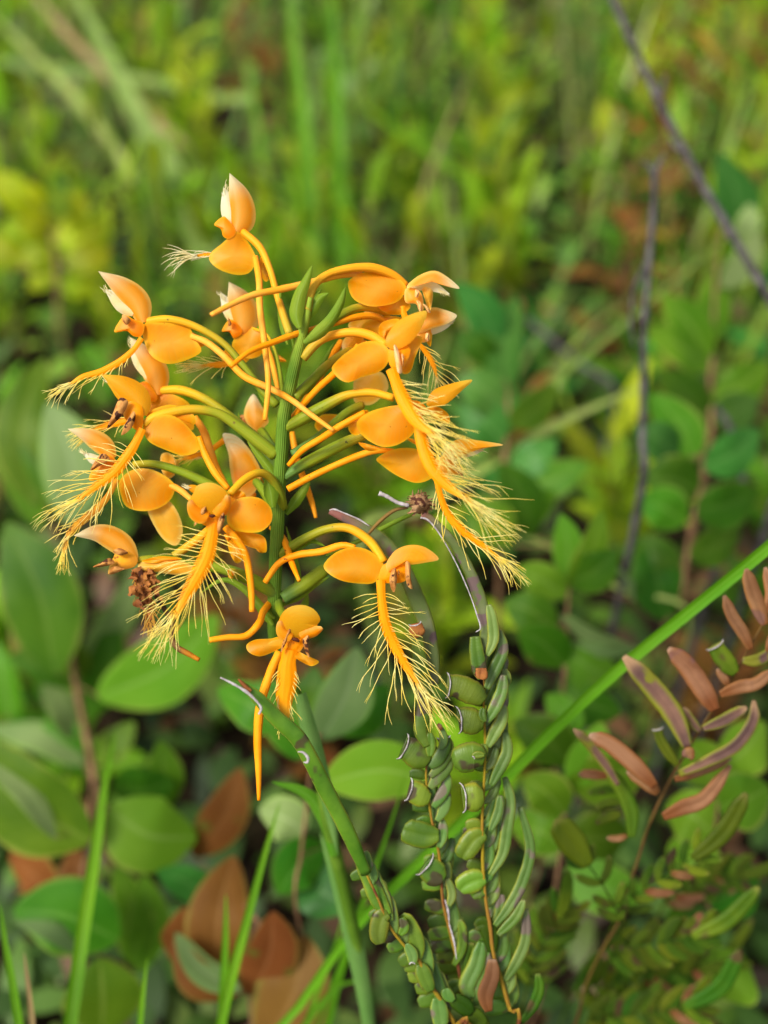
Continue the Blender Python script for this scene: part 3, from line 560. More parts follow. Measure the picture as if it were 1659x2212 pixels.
# withered flower low on the left
flower(F3, 3, ped=[(650, 915), (760, 905), (880, 915), (1000, 950), (1150, 960), (1300, 1010), (1470, 1100)], pmat='ovary_g', pr=(20, 24, 26, 26, 32, 38, 40),
       spur=[(760, 1100, 6), (830, 1210, 5), (875, 1300), (868, 1370), (900, 1430), (960, 1465), (1032, 1505)], sd1=-1, smat='spur_dark', sr=(5, 6, 6, 7, 5),
       hood=([(650, 915), (560, 820), (430, 755), (285, 768)], 135),
       sepals=[dict(out=[(670, 935), (760, 905), (880, 905), (990, 945), (1000, 985), (900, 1000), (780, 985), (690, 970)], m='sepal_b', b=.9), dict(out=[(690, 920), (800, 890), (930, 905), (800, 930)], d=-.5, m='sepal')],
       column=[(660, 890), (560, 850), (520, 900), (490, 995), (560, 975), (650, 950)], cmat='lip_dry', anthers=[[(520, 860), (560, 842), (610, 870), (560, 885)], [(500, 900), (440, 930), (400, 955), (470, 950), (530, 930)], [(540, 950), (590, 965), (500, 1000), (510, 960)]],
       lip=[(655, 960), (680, 1030), (700, 1110), (730, 1200), (740, 1270)], lipw=70, lmat='wither', fringe=dict(n=70, l0=40, l1=90, a0=60, a1=10, t0=.2, seed=99, tipn=14, fan=30), fmat='hair_dry')
g = Geo(); rg = random.Random(8)
for k in range(30):
    x, y = 640+rg.random()*130, 960+rg.random()**1.2*190; a = rg.uniform(.6, 2.4); ln = rg.uniform(40, 90)
    strip(g, PP(F3, [(x, y), (x+math.cos(a)*ln*.5+rg.uniform(-14, 14), y+math.sin(a)*ln*.5), (x+math.cos(a)*ln, y+math.sin(a)*ln)], rg.uniform(-1, 4)), rg.uniform(24, 60)*.3638*px(0), cup=rg.uniform(-.5, .5), nu=9, nv=5, prof=lambda u: prof_leaf(u*.9+.06, .8, .5), wave=.35, rng=rg, roll=rg.uniform(-1.2, 1.2))
g.build('withered_lip', 'wither', FL[-1])
# bottom flower, wilting
flower(F5, -6, ped=[(745, 300), (700, 220), (665, 160), (650, 80)], pmat='ovary_g', pr=(26, 28, 30, 32), pd1=9,
       spur=[(665, 440), (600, 590), (540, 790), (522, 1000), (528, 1220), (530, 1412)], sd1=-4, sr=(9, 9, 9, 9, 7, 4),
       hoodpad=dict(out=[(655, 285), (670, 210), (720, 155), (810, 135), (890, 165), (932, 230), (910, 270), (950, 290), (900, 325), (840, 345), (770, 350), (700, 345)], base=(770, 360), tip=(810, 135), b=.9, tilt=(0, .45)), hmat='hood_yel', inner=[([(745, 350), (690, 310), (668, 240)], 90), ([(800, 350), (880, 320), (945, 288)], 80)],
       sepals=[[(700, 335), (610, 355), (510, 362), (450, 395), (465, 445), (540, 472), (640, 435), (695, 400)], dict(out=[(780, 440), (850, 470), (922, 505), (880, 535), (830, 520), (770, 480)], d=-.5)],
       column=[(690, 340), (770, 330), (840, 350), (800, 440), (740, 460), (690, 430)], cmat='lip', mouth=[(740, 362), (765, 348), (795, 362), (790, 380), (765, 372)],
       anthers=[[(738, 258), (745, 300), (715, 370), (672, 450), (690, 360), (715, 300)], [(845, 280), (865, 330), (850, 400), (860, 485), (825, 420), (815, 340)]],
       lip=[(735, 430), (715, 530), (710, 640), (695, 760), (705, 890)], lipw=125, lmat='lip', fringe=dict(n=44, l0=60, l1=110, a0=60, a1=12, t0=.3, seed=105, tipn=8, fan=18, droop=.6), fmat='hair_dry' if 0 else 'hair')
# two flowers seen from behind, back of the spike
flower(F3, 14, ped=[(1330, 420), (1390, 470), (1450, 560), (1500, 640)], pmat='ovary_g', pr=(26, 26, 28, 28), spur=[(1380, 420), (1410, 470)], sd1=12,
       hoodpad=dict(out=[(1170, 172), (1205, 160), (1260, 180), (1320, 240), (1370, 320), (1400, 400), (1370, 500), (1300, 545), (1240, 480), (1215, 380), (1205, 280)], base=(1330, 540), tip=(1180, 165), b=1.0), hmat='hood_pale',
       sepals=[dict(out=[(1240, 400), (1300, 380), (1360, 460), (1350, 540), (1280, 545)], d=-.5, m='sepal')], column=[(1330, 500), (1370, 520), (1350, 560), (1310, 550)],
       lip=[(1180, 200), (1080, 270), (1000, 295), (940, 310)], lipw=40, ldo=2, fringe=dict(n=22, l0=60, l1=120, a0=24, a1=8, t0=.4, seed=111, tipn=10, fan=20), fmat='hair')
flower(F1, 17, ped=[(1390, 1580), (1430, 1640), (1480, 1720)], pmat='ovary_g', pr=(26, 26, 28),
       hoodpad=dict(out=[(1350, 1375), (1400, 1440), (1445, 1530), (1420, 1570), (1370, 1610), (1310, 1540), (1300, 1470)], base=(1380, 1610), tip=(1350, 1375), b=1.0), hmat='hood_pale',
       sepals=[dict(out=[(1300, 1500), (1330, 1550), (1290, 1560), (1265, 1510)], d=1, m='anther')], column=[(1360, 1600), (1400, 1590), (1380, 1640)])
# behind the spike on the right: only sepal edges and a spur show
flower(F2, 15, ped=[(640, 1440), (560, 1480), (480, 1550), (380, 1640), (230, 1740)], pmat='ovary_g', pr=(26, 26, 28, 30, 32), spur=[(225, 1600), (255, 1760), (300, 1890), (345, 2020), (368, 2110)], sd1=8, sr=(6, 7, 7, 6, 4),
       sepals=[dict(out=[(360, 1560), (400, 1500), (480, 1495), (530, 1510), (480, 1570), (440, 1610), (390, 1600)], m='sepal')], column=[(520, 1500), (550, 1490), (540, 1530)])

# loose ovaries and spurs whose flowers hide behind others: flowers in their own right
flower(F4, 12, ped=[(470, 935), (400, 985), (300, 1060), (170, 1140)], pmat='ovary_g', pr=(22, 40, 44, 40), spur=[(105, 715), (180, 800), (225, 930), (268, 1035)], sd1=-3, sr=(7, 7, 6.5, 4), sepals=[dict(out=[(480, 880), (520, 870), (500, 930), (460, 940)], m='sepal')], column=[(470, 900), (500, 910), (480, 950)])
flower(F3, -2, ped=[(1225, 985), (1300, 1010), (1400, 1060), (1485, 1115)], pmat='ovary_g', pr=(24, 38, 42, 36), spur=[(1500, 1120, 12), (1455, 1165, 8), (1412, 1220, 3), (1385, 1290), (1310, 1362), (1200, 1372), (1092, 1388)], sd1=-6, sr=(7, 7.5, 7.5, 7, 6.5), sepals=[dict(out=[(1200, 970), (1240, 965), (1250, 1010), (1210, 1020)], m='sepal', d=2)], column=[(1220, 975), (1245, 985), (1230, 1010)])
flower(F3, 10, ped=[(1110, 720), (1010, 800), (880, 890)], pd1=6, pmat='ovary_o', pr=(26, 26, 24), sepals=[dict(out=[(1200, 780), (1260, 800), (1290, 900), (1250, 930), (1210, 860)], m='sepal'), dict(out=[(1340, 770), (1420, 780), (1430, 860), (1380, 860)], m='sepal')], column=[(1180, 760), (1220, 770), (1200, 800)])

# bracts, top buds
def bract(F, mid, wpx, d, mat='bract', cup=.3, roll=0.0):
    g = Geo(); strip(g, PP(F, mid, d), wpx*SCF(F)*px(d), cup=cup, nu=14, nv=6, prof=lambda u: min(1, .35+2.2*u)*(1-u**2.2)**.75 if u < 1 else 0, roll=roll)
    return g.build('bract', mat, ORCHID)
def bud(F, mid, wpx, d):
    g = Geo(); s = SCF(F)*px(d)*.5
    tube(g, PP(F, mid, d), [wpx*s*a for a in (.5, .85, 1, .8, .35, .08)], 18, 10); return g.build('flower_bud', 'bract', ORCHID)
bract(F2, [(270, 980), (250, 900), (270, 790), (310, 700), (348, 608)], 95, -8)
bud(F2, [(300, 960), (330, 870), (365, 800), (400, 755)], 70, -5)
bract(F2, [(310, 930), (350, 860), (395, 800), (445, 775)], 75, -6)
bract(F2, [(330, 800), (350, 730), (392, 668)], 40, -3)
bract(F2, [(300, 1075), (380, 1020), (460, 940), (520, 830), (545, 738)], 85, -9, roll=.4)
bract(F2, [(200, 1080), (170, 980), (150, 850), (168, 712)], 40, -4)
bract(F2, [(240, 1120), (215, 1010), (170, 880), (145, 800)], 36, -3)
bract(F2, [(240, 1400), (330, 1330), (400, 1210), (480, 1060)], 50, 4)
bract(F1, [(1490, 1450), (1420, 1400), (1380, 1320), (1340, 1290)], 50, 2)
bract(F1, [(1420, 1690), (1330, 1620), (1280, 1560), (1262, 1480)], 40, 4)
bract(F3, [(1490, 440), (1440, 360), (1370, 270), (1310, 190)], 60, 3)
bract(F4, [(190, 640), (250, 560), (300, 490), (335, 430)], 70, 5)
bract(F4, [(165, 1180), (260, 1130), (360, 1060), (450, 1010)], 55, 8)
bract(F4, [(160, 900), (250, 850), (340, 800), (430, 835)], 45, 4)
bract(F4, [(240, 1100), (260, 1000), (230, 860), (190, 710)], 40, 10)
bract(F3, [(1480, 1260), (1400, 1190), (1290, 1080), (1170, 1030), (1040, 1110)], 50, 6)
bract(F4, [(110, 1300), (60, 1230), (0, 1150), (-60, 1100)], 60, 6)
bract(F5, [(760, 200), (820, 150), (850, 60)], 70, 12)
bract(F4, [(110, 600), (100, 520), (85, 460), (70, 420)], 95, -1)

# leaves on the lower stem
def orchid_leaf(pts, wpx, d, mat='sheath'):
    g = Geo(); strip(g, PP(F0, pts, d), wpx*px(d), cup=.25, nu=18, nv=6, prof=lambda u: (1-u**3)**.9*min(1, .6+u), wave=.02); return g.build('leaf', mat, ORCHID)
orchid_leaf([(722, 1850, 38), (700, 1770, 36), (660, 1715, 33), (585, 1688, 31)], 34, 35, 'leaf_bright')
orchid_leaf([(800, 2240, 62), (775, 2090, 54), (735, 1930, 48), (690, 1795, 44)], 42, 50)
orchid_leaf([(648, 1500, 16), (672, 1600, 22), (705, 1720, 30), (730, 1850, 37)], 42, 25)

# ------------------------------------------------------------------ curled ferns
def frond(label, name='fern_frond', group=None, base=None):
    return root(name, base, label, 'fern', group)
def leaflet(parent, F, mid, wpx, d, d1=None, mat='fern_g', rim=False, flat=.42, groove=.75, blunt=.55, rimw=1.0, name='leaflet'):
    s = SCF(F)*px(d)*.5; g = Geo(); pts = PP(F, mid, d, d1)
    R = [wpx*s*a for a in (.6, 1.05, 1.3, 1.32, 1.24, 1.12, blunt*1.1)]
    tube(g, pts, R, max(16, 7*len(mid)), 16, flat=flat, groove=groove, lump=.045); o = g.build(name, mat, parent)
    if rim:   # pale woolly margin where the leaflet end curls over
        a, b = F(mid[-2]), F(mid[-1]); an = math.atan2(b[1]-a[1], b[0]-a[0]); dd = d if d1 is None else d1
        h = wpx*SCF(F)*.52*rimw; nx, ny = -math.sin(an), math.cos(an); cx, cy = math.cos(an), math.sin(an); g = Geo(); q = []
        for k, (t, f) in enumerate(((-1, .5), (-.8, .05), (-.35, -.12), (.1, -.2), (.55, -.05), (.85, .2), (1.0, .55))):
            hw = wpx*SCF(F)*.5*blunt*1.1; q.append(P(b[0]+nx*hw*t+cx*h*(f*.6-.2), b[1]+ny*hw*t+cy*h*(f*.6-.2), dd-flat*hw*px(d)*1000*max(.15, 1-t*t)**.5))
        tube(g, q, [.8*px(d), 1.7*px(d), 1.3*px(d), 1.8*px(d), 1.2*px(d), 1.6*px(d), .7*px(d)], 20, 6, lump=.5); g.build('curled_rim', 'rim', o)
    return o
def rachis(parent, pts, rpx, mat='rachis', n=60):
    g = Geo(); tube(g, pts, [x*.045e-3 for x in rpx] if isinstance(rpx, (list, tuple)) else rpx*.09e-3, n, 8, lump=.12); return g.build('rachis', mat, parent)
def to_ground(p, dx=0, dy=.02): return Vector((p.x+dx, p.y+dy, -.004))

# right-hand curled frond
RA = [F6(q) for q in ((925, 640), (935, 760), (930, 900), (940, 1100), (940, 1250), (935, 1400), (920, 1700))] + [Q1(q) for q in ((830, 560), (832, 680), (850, 900), (880, 1080), (900, 1250), (960, 1450), (1010, 1620), (1060, 1760))]
dR = lambda y: 3 + max(0, (y-1450))*.02
rp = [P(x, y, dR(y)) for x, y in RA]; gb = to_ground(rp[-1])
FR = frond('upright curled fern frond with white leaflet rims and a brown woolly tip beside the orchid', base=gb)
rachis(FR, rp+[rp[-1].lerp(gb, .5), gb], [3, 4, 5, 6, 6, 6, 7, 8, 8, 8, 9, 9, 10, 11, 11, 12, 13])
g = Geo(); tube(g, PP(F4, [(1345, 1560), (1370, 1420), (1375, 1280), (1320, 1080), (1240, 900), (1150, 770), (1060, 680), (1000, 640)], 2, 0), [q*px(0) for q in (10, 14, 14, 14, 12, 10, 9, 9)], 50, 12, flat=.6, groove=.35, lump=.08); g.build('curled_tip', 'fern_grey', FR)
g = Geo(); tube(g, PP(F4, [(1318, 1340), (1345, 1315), (1325, 1240), (1280, 1110), (1200, 930), (1110, 770), (1040, 680), (990, 660)], 0, -2), [q*px(0) for q in (1, 1.7, 1.6, 1.5, 1.4, 1.6, 2.0, 2.4)], 50, 6, lump=.35); g.build('curled_rim', 'rim', FR)
g = Geo(); rg = random.Random(5)
pad(g, [F4((985+(q[0]-985)*.7, 580+(q[1]-580)*.7)) for q in ((920, 590), (930, 520), (985, 495), (1040, 510), (1060, 570), (1050, 640), (985, 665), (935, 640))], 0, 3, F4((920, 590)), F4((1060, 570)), both=True, back=1.0, wav=.9)
for k in range(48):
    a = rg.random()*6.28; c = F4((985, 580)); q = [P(c[0]+math.cos(a)*f*(18+rg.random()*14), c[1]+math.sin(a)*f*(16+rg.random()*12), -2*(1-f)+rg.random()-.5) for f in (.3, .7, 1.0, 1.25)]
    strip(g, q, [.5e-3, .7e-3, .5e-3, .1e-3], cup=.5, nu=6, nv=3, roll=rg.random()*3)
g.build('woolly_clump', 'wool', FR)
g = Geo(); tube(g, PP(F4, [(920, 590), (850, 570), (790, 535), (742, 515)], -1), [q*px(0) for q in (4.5, 4, 4, 5)], 18, 8, lump=.3); g.build('side_shoot', 'rim', FR)
g = Geo(); tube(g, PP(F4, [(915, 600), (830, 620), (740, 690), (665, 775)], 1, 2), [q*px(0) for q in (3, 4, 4.5, 3)], 20, 8, lump=.1); g.build('side_shoot', 'rachis_b', FR)
g = Geo(); tube(g, PP(F4, [(960, 630), (860, 675), (720, 745), (600, 810), (430, 880)], 4, 8), [q*px(0) for q in (4, 5, 5.5, 5, 4)], 20, 8, flat=.6); g.build('side_shoot', 'bract', FR)
leaflet(FR, F6, [(915, 690), (900, 620), (880, 500), (868, 380)], 88, 0, mat='fern_g', blunt=.8)
leaflet(FR, F6, [(905, 690), (912, 660), (912, 610)], 76, -1.2, mat='wither', blunt=.9)
for q, wd, mt, d in (([(955, 520), (1000, 400), (990, 250), (965, 150)], 66, 'fern_p', 1), ([(950, 760), (1010, 620), (1065, 480), (1040, 335)], 74, 'fern_p', 2), ([(950, 880), (1020, 760), (1090, 700), (1080, 615)], 66, 'fern_p', 4),
                    ([(950, 1000), (1010, 900), (1060, 780), (1075, 660)], 74, 'fern_p', 1), ([(960, 1180), (1010, 1080), (1060, 980), (1070, 860)], 76, 'fern_p', 2.5), ([(985, 1460), (1050, 1330), (1100, 1210), (1085, 1070)], 70, 'fern_p', 3),
                    ([(960, 1330), (1000, 1260), (1020, 1290), (1010, 1380)], 40, 'fern_p', 6), ([(940, 1000), (920, 950), (925, 900)], 44, 'fern_g', 0), ([(945, 1240), (930, 1190), (935, 1160)], 50, 'fern_g', 2)):
    leaflet(FR, F6, q, wd, d+dR(F6(q[0])[1])-3, mat=mt, flat=.55)
for q, wd, rm in (([(930, 850), (850, 790), (740, 740), (665, 735)], 140, True), ([(930, 1010), (860, 1000), (790, 980), (745, 985)], 150, True), ([(935, 1270), (860, 1250), (770, 1270), (705, 1290)], 165, False), ([(930, 1540), (880, 1545), (820, 1545), (775, 1550)], 165, True)):
    leaflet(FR, F6, q, wd, dR(F6(q[0])[1])-2, mat='fern_g', rim=rm, flat=.5, blunt=1.22 if rm else .5, groove=.15)
for q, wd, d in (([(950, 640), (990, 540), (1030, 430), (1010, 320)], 70, 3), ([(945, 830), (1000, 720), (1060, 600), (1075, 500)], 72, 3), ([(950, 1090), (1005, 990), (1060, 880), (1085, 760)], 74, 3), ([(955, 1280), (1010, 1180), (1060, 1080), (1075, 960)], 72, 3.5), ([(965, 1390), (1030, 1290), (1080, 1180), (1090, 1120)], 60, 4.5)):
    leaflet(FR, F6, q, wd, d+dR(F6(q[0])[1])-1.5, mat='fern_p', flat=.55)
leaflet(FR, F6, [(935, 1240), (880, 1240), (855, 1260)], 40, dR(1640)-4, mat='fern_g', rim=True)
for q, wd, mt, rm in (([(880, 740), (960, 600), (990, 430), (1010, 260), (975, 100)], 62, 'fern_p', 0), ([(880, 450), (930, 330), (945, 220)], 50, 'fern_p', 0), ([(910, 1070), (1000, 950), (1090, 780), (1140, 560), (1075, 295)], 60, 'fern_p', 0), ([(930, 1130), (1040, 1020), (1100, 900)], 56, 'fern_p', 0),
                      ([(975, 1430), (1050, 1310), (1110, 1160), (1115, 960)], 60, 'fern_p', 0), ([(1090, 1700), (1160, 1590), (1200, 1480), (1190, 1385)], 56, 'fern_l', 0), ([(850, 470), (780, 500), (720, 580), (695, 630)], 115, 'fern_g', 0), ([(850, 760), (790, 770), (720, 800), (680, 840)], 120, 'fern_g', 0), ([(850, 850), (800, 850), (760, 880)], 80, 'fern_g', 0),
                      ([(760, 1540), (730, 1460), (790, 1320), (825, 1175)], 90, 'fern_p', 0), ([(780, 1590), (810, 1480), (850, 1340), (850, 1220)], 70, 'fern_p', 0), ([(890, 1240), (880, 1130), (840, 1060), (780, 1080)], 90, 'fern_l', 0)):
    leaflet(FR, Q1, q, wd, dR(Q1(q[0])[1]), mat=mt, rim=bool(rm), flat=.55)
leaflet(FR, Q1, [(870, 1630), (850, 1520), (890, 1400), (895, 1290)], 84, dR(2150)-3, mat='fern_brown', flat=.4)
# middle curled frond
MA = [F6(q) for q in ((515, 1120), (520, 1250), (512, 1400), (530, 1560), (555, 1720))] + [Q1(q) for q in ((545, 600), (560, 780), (575, 930), (620, 1120), (660, 1280), (690, 1440), (720, 1600), (740, 1760))]
dM = lambda y: 4 + max(0, (y-1500))*.025
rp = [P(x, y, dM(y)) for x, y in MA]; gb = to_ground(rp[-1], -.01)
FM = frond('upright curled fern frond with a purplish bare tip behind the lowest right-hand flower', base=gb)
rachis(FM, rp+[rp[-1].lerp(gb, .5), gb], [4, 5, 5, 6, 6, 7, 7, 8, 8, 9, 9, 10, 11, 12, 13])
g = Geo(); tube(g, PP(F4, [(1075, 1650), (1060, 1480), (1020, 1290), (960, 1130), (880, 960), (760, 800), (600, 695), (450, 620)], 5, 6), [q*px(4) for q in (10, 15, 18, 18, 17, 17, 12, 7)], 60, 14, flat=.6, groove=.25, lump=.07); g.build('curled_tip', 'fern_grey', FM)
g = Geo(); tube(g, PP(F4, [(685, 710), (620, 670), (540, 635), (480, 612), (448, 616)], 2), [q*px(2) for q in (1.2, 2.0, 1.6, 2.0, 1.2)], 20, 6, lump=.5); g.build('curled_rim', 'rim', FM)
leaflet(FM, F6, [(520, 1180), (470, 1060), (500, 900), (490, 700), (460, 520), (440, 380)], 90, 2, mat='fern_g', blunt=1.0, groove=.1)
leaflet(FM, F6, [(455, 385), (445, 340), (432, 285)], 92, 1.2, mat='wither', rim=True, blunt=.9, groove=0)
leaflet(FM, F6, [(540, 1250), (545, 1170), (540, 1080)], 60, 2, mat='fern_g')
for q, wd, mt, rm in (([(525, 1300), (470, 1260), (390, 1200), (345, 1180)], 150, 'fern_g', 1), ([(540, 1560), (480, 1540), (420, 1500), (385, 1490)], 130, 'fern_g', 1), ([(540, 1330), (600, 1270), (650, 1180), (640, 1110)], 76, 'fern_p', 1), ([(540, 1400), (620, 1310), (675, 1200), (655, 1100)], 66, 'fern_p', 0), ([(540, 1480), (600, 1400), (660, 1330), (680, 1240)], 74, 'fern_p', 0),
                      ([(565, 1620), (620, 1540), (660, 1460), (665, 1370)], 66, 'fern_p', 0), ([(590, 1720), (640, 1640), (660, 1560), (650, 1480)], 60, 'fern_p', 0), ([(620, 1060), (610, 1030), (618, 1015)], 30, 'fern_brown', 0), ([(620, 1200), (640, 1130), (622, 1040)], 50, 'fern_p', 0)):
    leaflet(FM, F6, q, wd, dM(F6(q[0])[1])-1, mat=mt, rim=bool(rm), blunt=1.22 if rm else .5, groove=.15 if rm else .3)
for q, wd, mt, rm in (([(545, 480), (450, 480), (350, 455), (310, 440)], 135, 'fern_g', 0), ([(575, 770), (530, 740), (480, 690), (455, 670)], 135, 'fern_g', 1), ([(540, 380), (570, 300), (585, 200), (600, 90)], 50, 'fern_p', 0), ([(545, 560), (570, 470), (570, 380)], 54, 'fern_p', 0), ([(610, 940), (630, 860), (600, 760)], 46, 'fern_p', 0),
                      ([(640, 1330), (690, 1230), (700, 1110), (680, 1030)], 50, 'fern_g', 0), ([(690, 1440), (640, 1470), (600, 1500)], 80, 'fern_p', 0), ([(700, 1420), (750, 1300), (760, 1180)], 60, 'fern_l', 0)):
    leaflet(FM, Q1, q, wd, dM(Q1(q[0])[1])-1, mat=mt, rim=bool(rm), blunt=1.22 if rm else .5)
for k, (x0, y0, x1, y1) in enumerate(((585, 900, 612, 1060), (612, 1060, 660, 1290))):
    g = Geo(); tube(g, PP(Q1, [(x0, y0), ((x0+x1)/2+8, (y0+y1)/2), (x1, y1)], dM(2000)-2), [1.5*px(10), 3*px(10), 1*px(10)], 14, 6, lump=.5); g.build('curled_rim', 'rim', FM)
def pack(fr_, line, dfun, y0, y1, seed, rl=70, ll=46):
    rg = random.Random(seed); L = spline([(x, y, 0) for x, y in line], 200); T = tangents(L); yn = y0
    for i, q in enumerate(L):
        if q.y < yn or q.y > y1: continue
        yn = q.y+rg.uniform(19, 25); up = math.atan2(-T[i].y, -T[i].x); k = .75+.45*(q.y-y0)/(y1-y0)
        a = up+math.radians(rg.uniform(14, 30)); ln = rl*k*rg.uniform(.85, 1.15); d = dfun(q.y)+rg.uniform(.6, 2.6)
        leaflet(fr_, F0, [(q.x, q.y), (q.x+math.cos(a+.35)*ln*.35, q.y+math.sin(a+.35)*ln*.35), (q.x+math.cos(a+.1)*ln*.7, q.y+math.sin(a+.1)*ln*.7), (q.x+math.cos(a)*ln, q.y+math.sin(a)*ln)], 18*k, d, mat='fern_p', flat=.55)
        if rg.random() < .7:
            a = up-math.radians(rg.uniform(60, 85)); ln = ll*k*rg.uniform(.8, 1.1)
            leaflet(fr_, F0, [(q.x, q.y), (q.x+math.cos(a+.2)*ln*.5, q.y+math.sin(a+.2)*ln*.5), (q.x+math.cos(a)*ln, q.y+math.sin(a)*ln)], 24*k, d+2.2, mat='fern_g', flat=.42, groove=.4, blunt=.6)
pack(FR, RA, dR, 1500, 2180, 31); pack(FM, MA, dM, 1630, 2180, 32, 60, 44)
# left curled frond, slanting across the orchid stem
LA = [F5(q) for q in ((420, 660), (520, 740), (640, 870), (780, 1000), (870, 1150), (950, 1310), (1040, 1480), (1120, 1640))] + [Q1(q) for q in ((70, 730), (150, 900), (215, 1060), (310, 1190), (410, 1290), (480, 1440), (560, 1560), (650, 1712), (700, 1790))]
dL = lambda y: -9.5 + max(0, (y-1500))*.034
lp = [P(x, y, dL(y)) for x, y in LA]; gb = to_ground(lp[-1], -.02)
FLf = frond('slanting green curled fern frond with a bare white tip crossing the orchid stem', base=gb)
g = Geo(); tube(g, lp[:9], [q*px(0) for q in (8, 13, 17, 18, 18, 18, 17, 17, 12)], 70, 14, flat=.55, groove=.12, lump=.05); g.build('curled_tip', 'fern_g', FLf)
rachis(FLf, lp[8:]+[lp[-1].lerp(gb, .5), gb], [6, 6, 7, 7, 8, 9, 10, 11, 12, 13, 14])
g = Geo(); tube(g, PP(F5, [(278, 610), (360, 650), (450, 705), (510, 760), (545, 810), (530, 850)], -12), [q*px(0) for q in (1.6, 2.6, 3.4, 2.6, 2.6, 2)], 30, 8, lump=.3); g.build('curled_rim', 'rim', FLf)
g = Geo(); tube(g, PP(F5, [(395, 620), (415, 640), (450, 680), (480, 700)], -10.5), [q*px(0) for q in (1.5, 4, 5, 4)], 12, 8, lump=.3); g.build('curled_end', 'wither', FLf)
g = Geo(); tube(g, PP(F5, [(785, 1095), (820, 1100), (850, 1135), (845, 1165), (822, 1162)], -11.4), [q*px(0) for q in (1.2, 2.6, 3.2, 2.8, 1.2)], 18, 8, lump=.25); g.build('curled_rim', 'rim', FLf)
for q, wd, mt, rm in (([(215, 1000), (150, 900), (90, 760), (20, 620)], 90, 'fern_g', 0), ([(230, 1040), (190, 900), (130, 760), (90, 680)], 66, 'fern_p', 0), ([(260, 1120), (240, 1000), (225, 880)], 60, 'fern_p', 0), ([(215, 990), (170, 1020), (150, 1120), (160, 1190)], 100, 'fern_g', 0),
                      ([(290, 1130), (320, 1080), (300, 1020)], 50, 'fern_g', 0), ([(410, 1290), (400, 1180), (350, 1060), (300, 1000)], 84, 'fern_g', 0), ([(330, 1190), (370, 1260), (370, 1320)], 60, 'fern_p', 1), ([(480, 1420), (470, 1300), (440, 1200), (420, 1160)], 66, 'fern_p', 0), ([(420, 1320), (450, 1400), (490, 1500)], 84, 'fern_g', 0),
                      ([(560, 1600), (550, 1500), (520, 1400), (500, 1300)], 70, 'fern_p', 0), ([(530, 1540), (550, 1640), (560, 1740)], 90, 'fern_p', 0), ([(640, 1560), (600, 1520), (590, 1480)], 60, 'fern_p', 0), ([(760, 1640), (700, 1590), (620, 1540)], 90, 'fern_l', 0), ([(850, 1712), (780, 1660), (700, 1610)], 80, 'fern_l', 0), ([(860, 1750), (820, 1690), (790, 1650)], 70, 'fern_l', 0)):
    leaflet(FLf, Q1, q, wd, dL(Q1(q[0])[1]), mat=mt, rim=bool(rm))
pack(FLf, LA[8:], dL, 1850, 2200, 33, 56, 40)

# ------------------------------------------------------------------ brown fern and the lower ferns on the right
def rootfrond(label, pts, d0, d1, rpx, mat='rachis_b', F=F0, cat='fern'):
    p = PP(F, pts, d0, d1); gb = to_ground(p[-1]); o = frond(label, base=gb); rachis(o, p+[p[-1].lerp(gb, .5), gb], rpx, mat); return o
FB = rootfrond('brown dying fern frond with thick rusty leaflets under the long grass blade', [Q2(q) for q in ((1720, 480), (1560, 750), (1450, 950), (1320, 1160), (1240, 1290), (1100, 1520), (960, 1760))] + [Q3(q) for q in ((900, 400), (830, 620), (770, 800), (715, 1000), (590, 1220), (490, 1440), (430, 1672))], 22, 75, [5, 6, 7, 7, 7, 7, 8, 8, 8, 8, 8, 8, 8, 8, 8, 8])
for q, wd, mt, d in (([(1540, 820), (1480, 700), (1400, 570), (1350, 440)], 84, 'fern_brown', 22), ([(1640, 650), (1590, 520), (1540, 380), (1505, 250)], 105, 'fern_brown', 20), ([(1285, 1250), (1210, 1120), (1080, 930), (955, 815)], 135, 'fern_brown', 24),
                     ([(1090, 1510), (990, 1280), (820, 1060), (640, 870)], 140, 'fern_purple', 27), ([(860, 1790), (720, 1640), (540, 1490), (395, 1425)], 115, 'fern_brown', 30), ([(600, 1780), (500, 1620), (380, 1470), (285, 1385)], 70, 'fern_purple', 36),
                     ([(1320, 1140), (1450, 1090), (1580, 1060), (1700, 960)], 90, 'fern_brown', 24), ([(1200, 1380), (1330, 1330), (1420, 1280), (1510, 1230)], 84, 'fern_purple', 27), ([(1030, 1700), (1230, 1610), (1430, 1500), (1550, 1330), (1560, 1180)], 90, 'fern_purple', 29), ([(1140, 1560), (1100, 1560), (1090, 1590)], 90, 'fern_brown', 26),
                     ([(1430, 990), (1380, 930), (1320, 850), (1285, 790)], 125, 'fern_l', 25), ([(1660, 840), (1700, 760), (1730, 620)], 90, 'fern_brown', 22), ([(1650, 560), (1680, 430), (1640, 240)], 80, 'fern_brown', 20), ([(1480, 900), (1560, 900), (1640, 870), (1720, 800)], 80, 'fern_purple', 25), ([(1020, 1640), (960, 1560), (900, 1460), (880, 1380)], 70, 'fern_l', 33), ([(1180, 1400), (1120, 1330), (1060, 1230)], 60, 'fern_purple', 31), ([(1000, 1740), (1120, 1700), (1280, 1640), (1400, 1590)], 70, 'fern_brown', 34), ([(1380, 1080), (1340, 1010), (1300, 960)], 60, 'fern_brown', 27)):
    leaflet(FB, Q2, q, wd*.85, d, mat=mt, flat=.5, rim=(mt == 'fern_l'), blunt=1.2 if mt == 'fern_l' else .28)
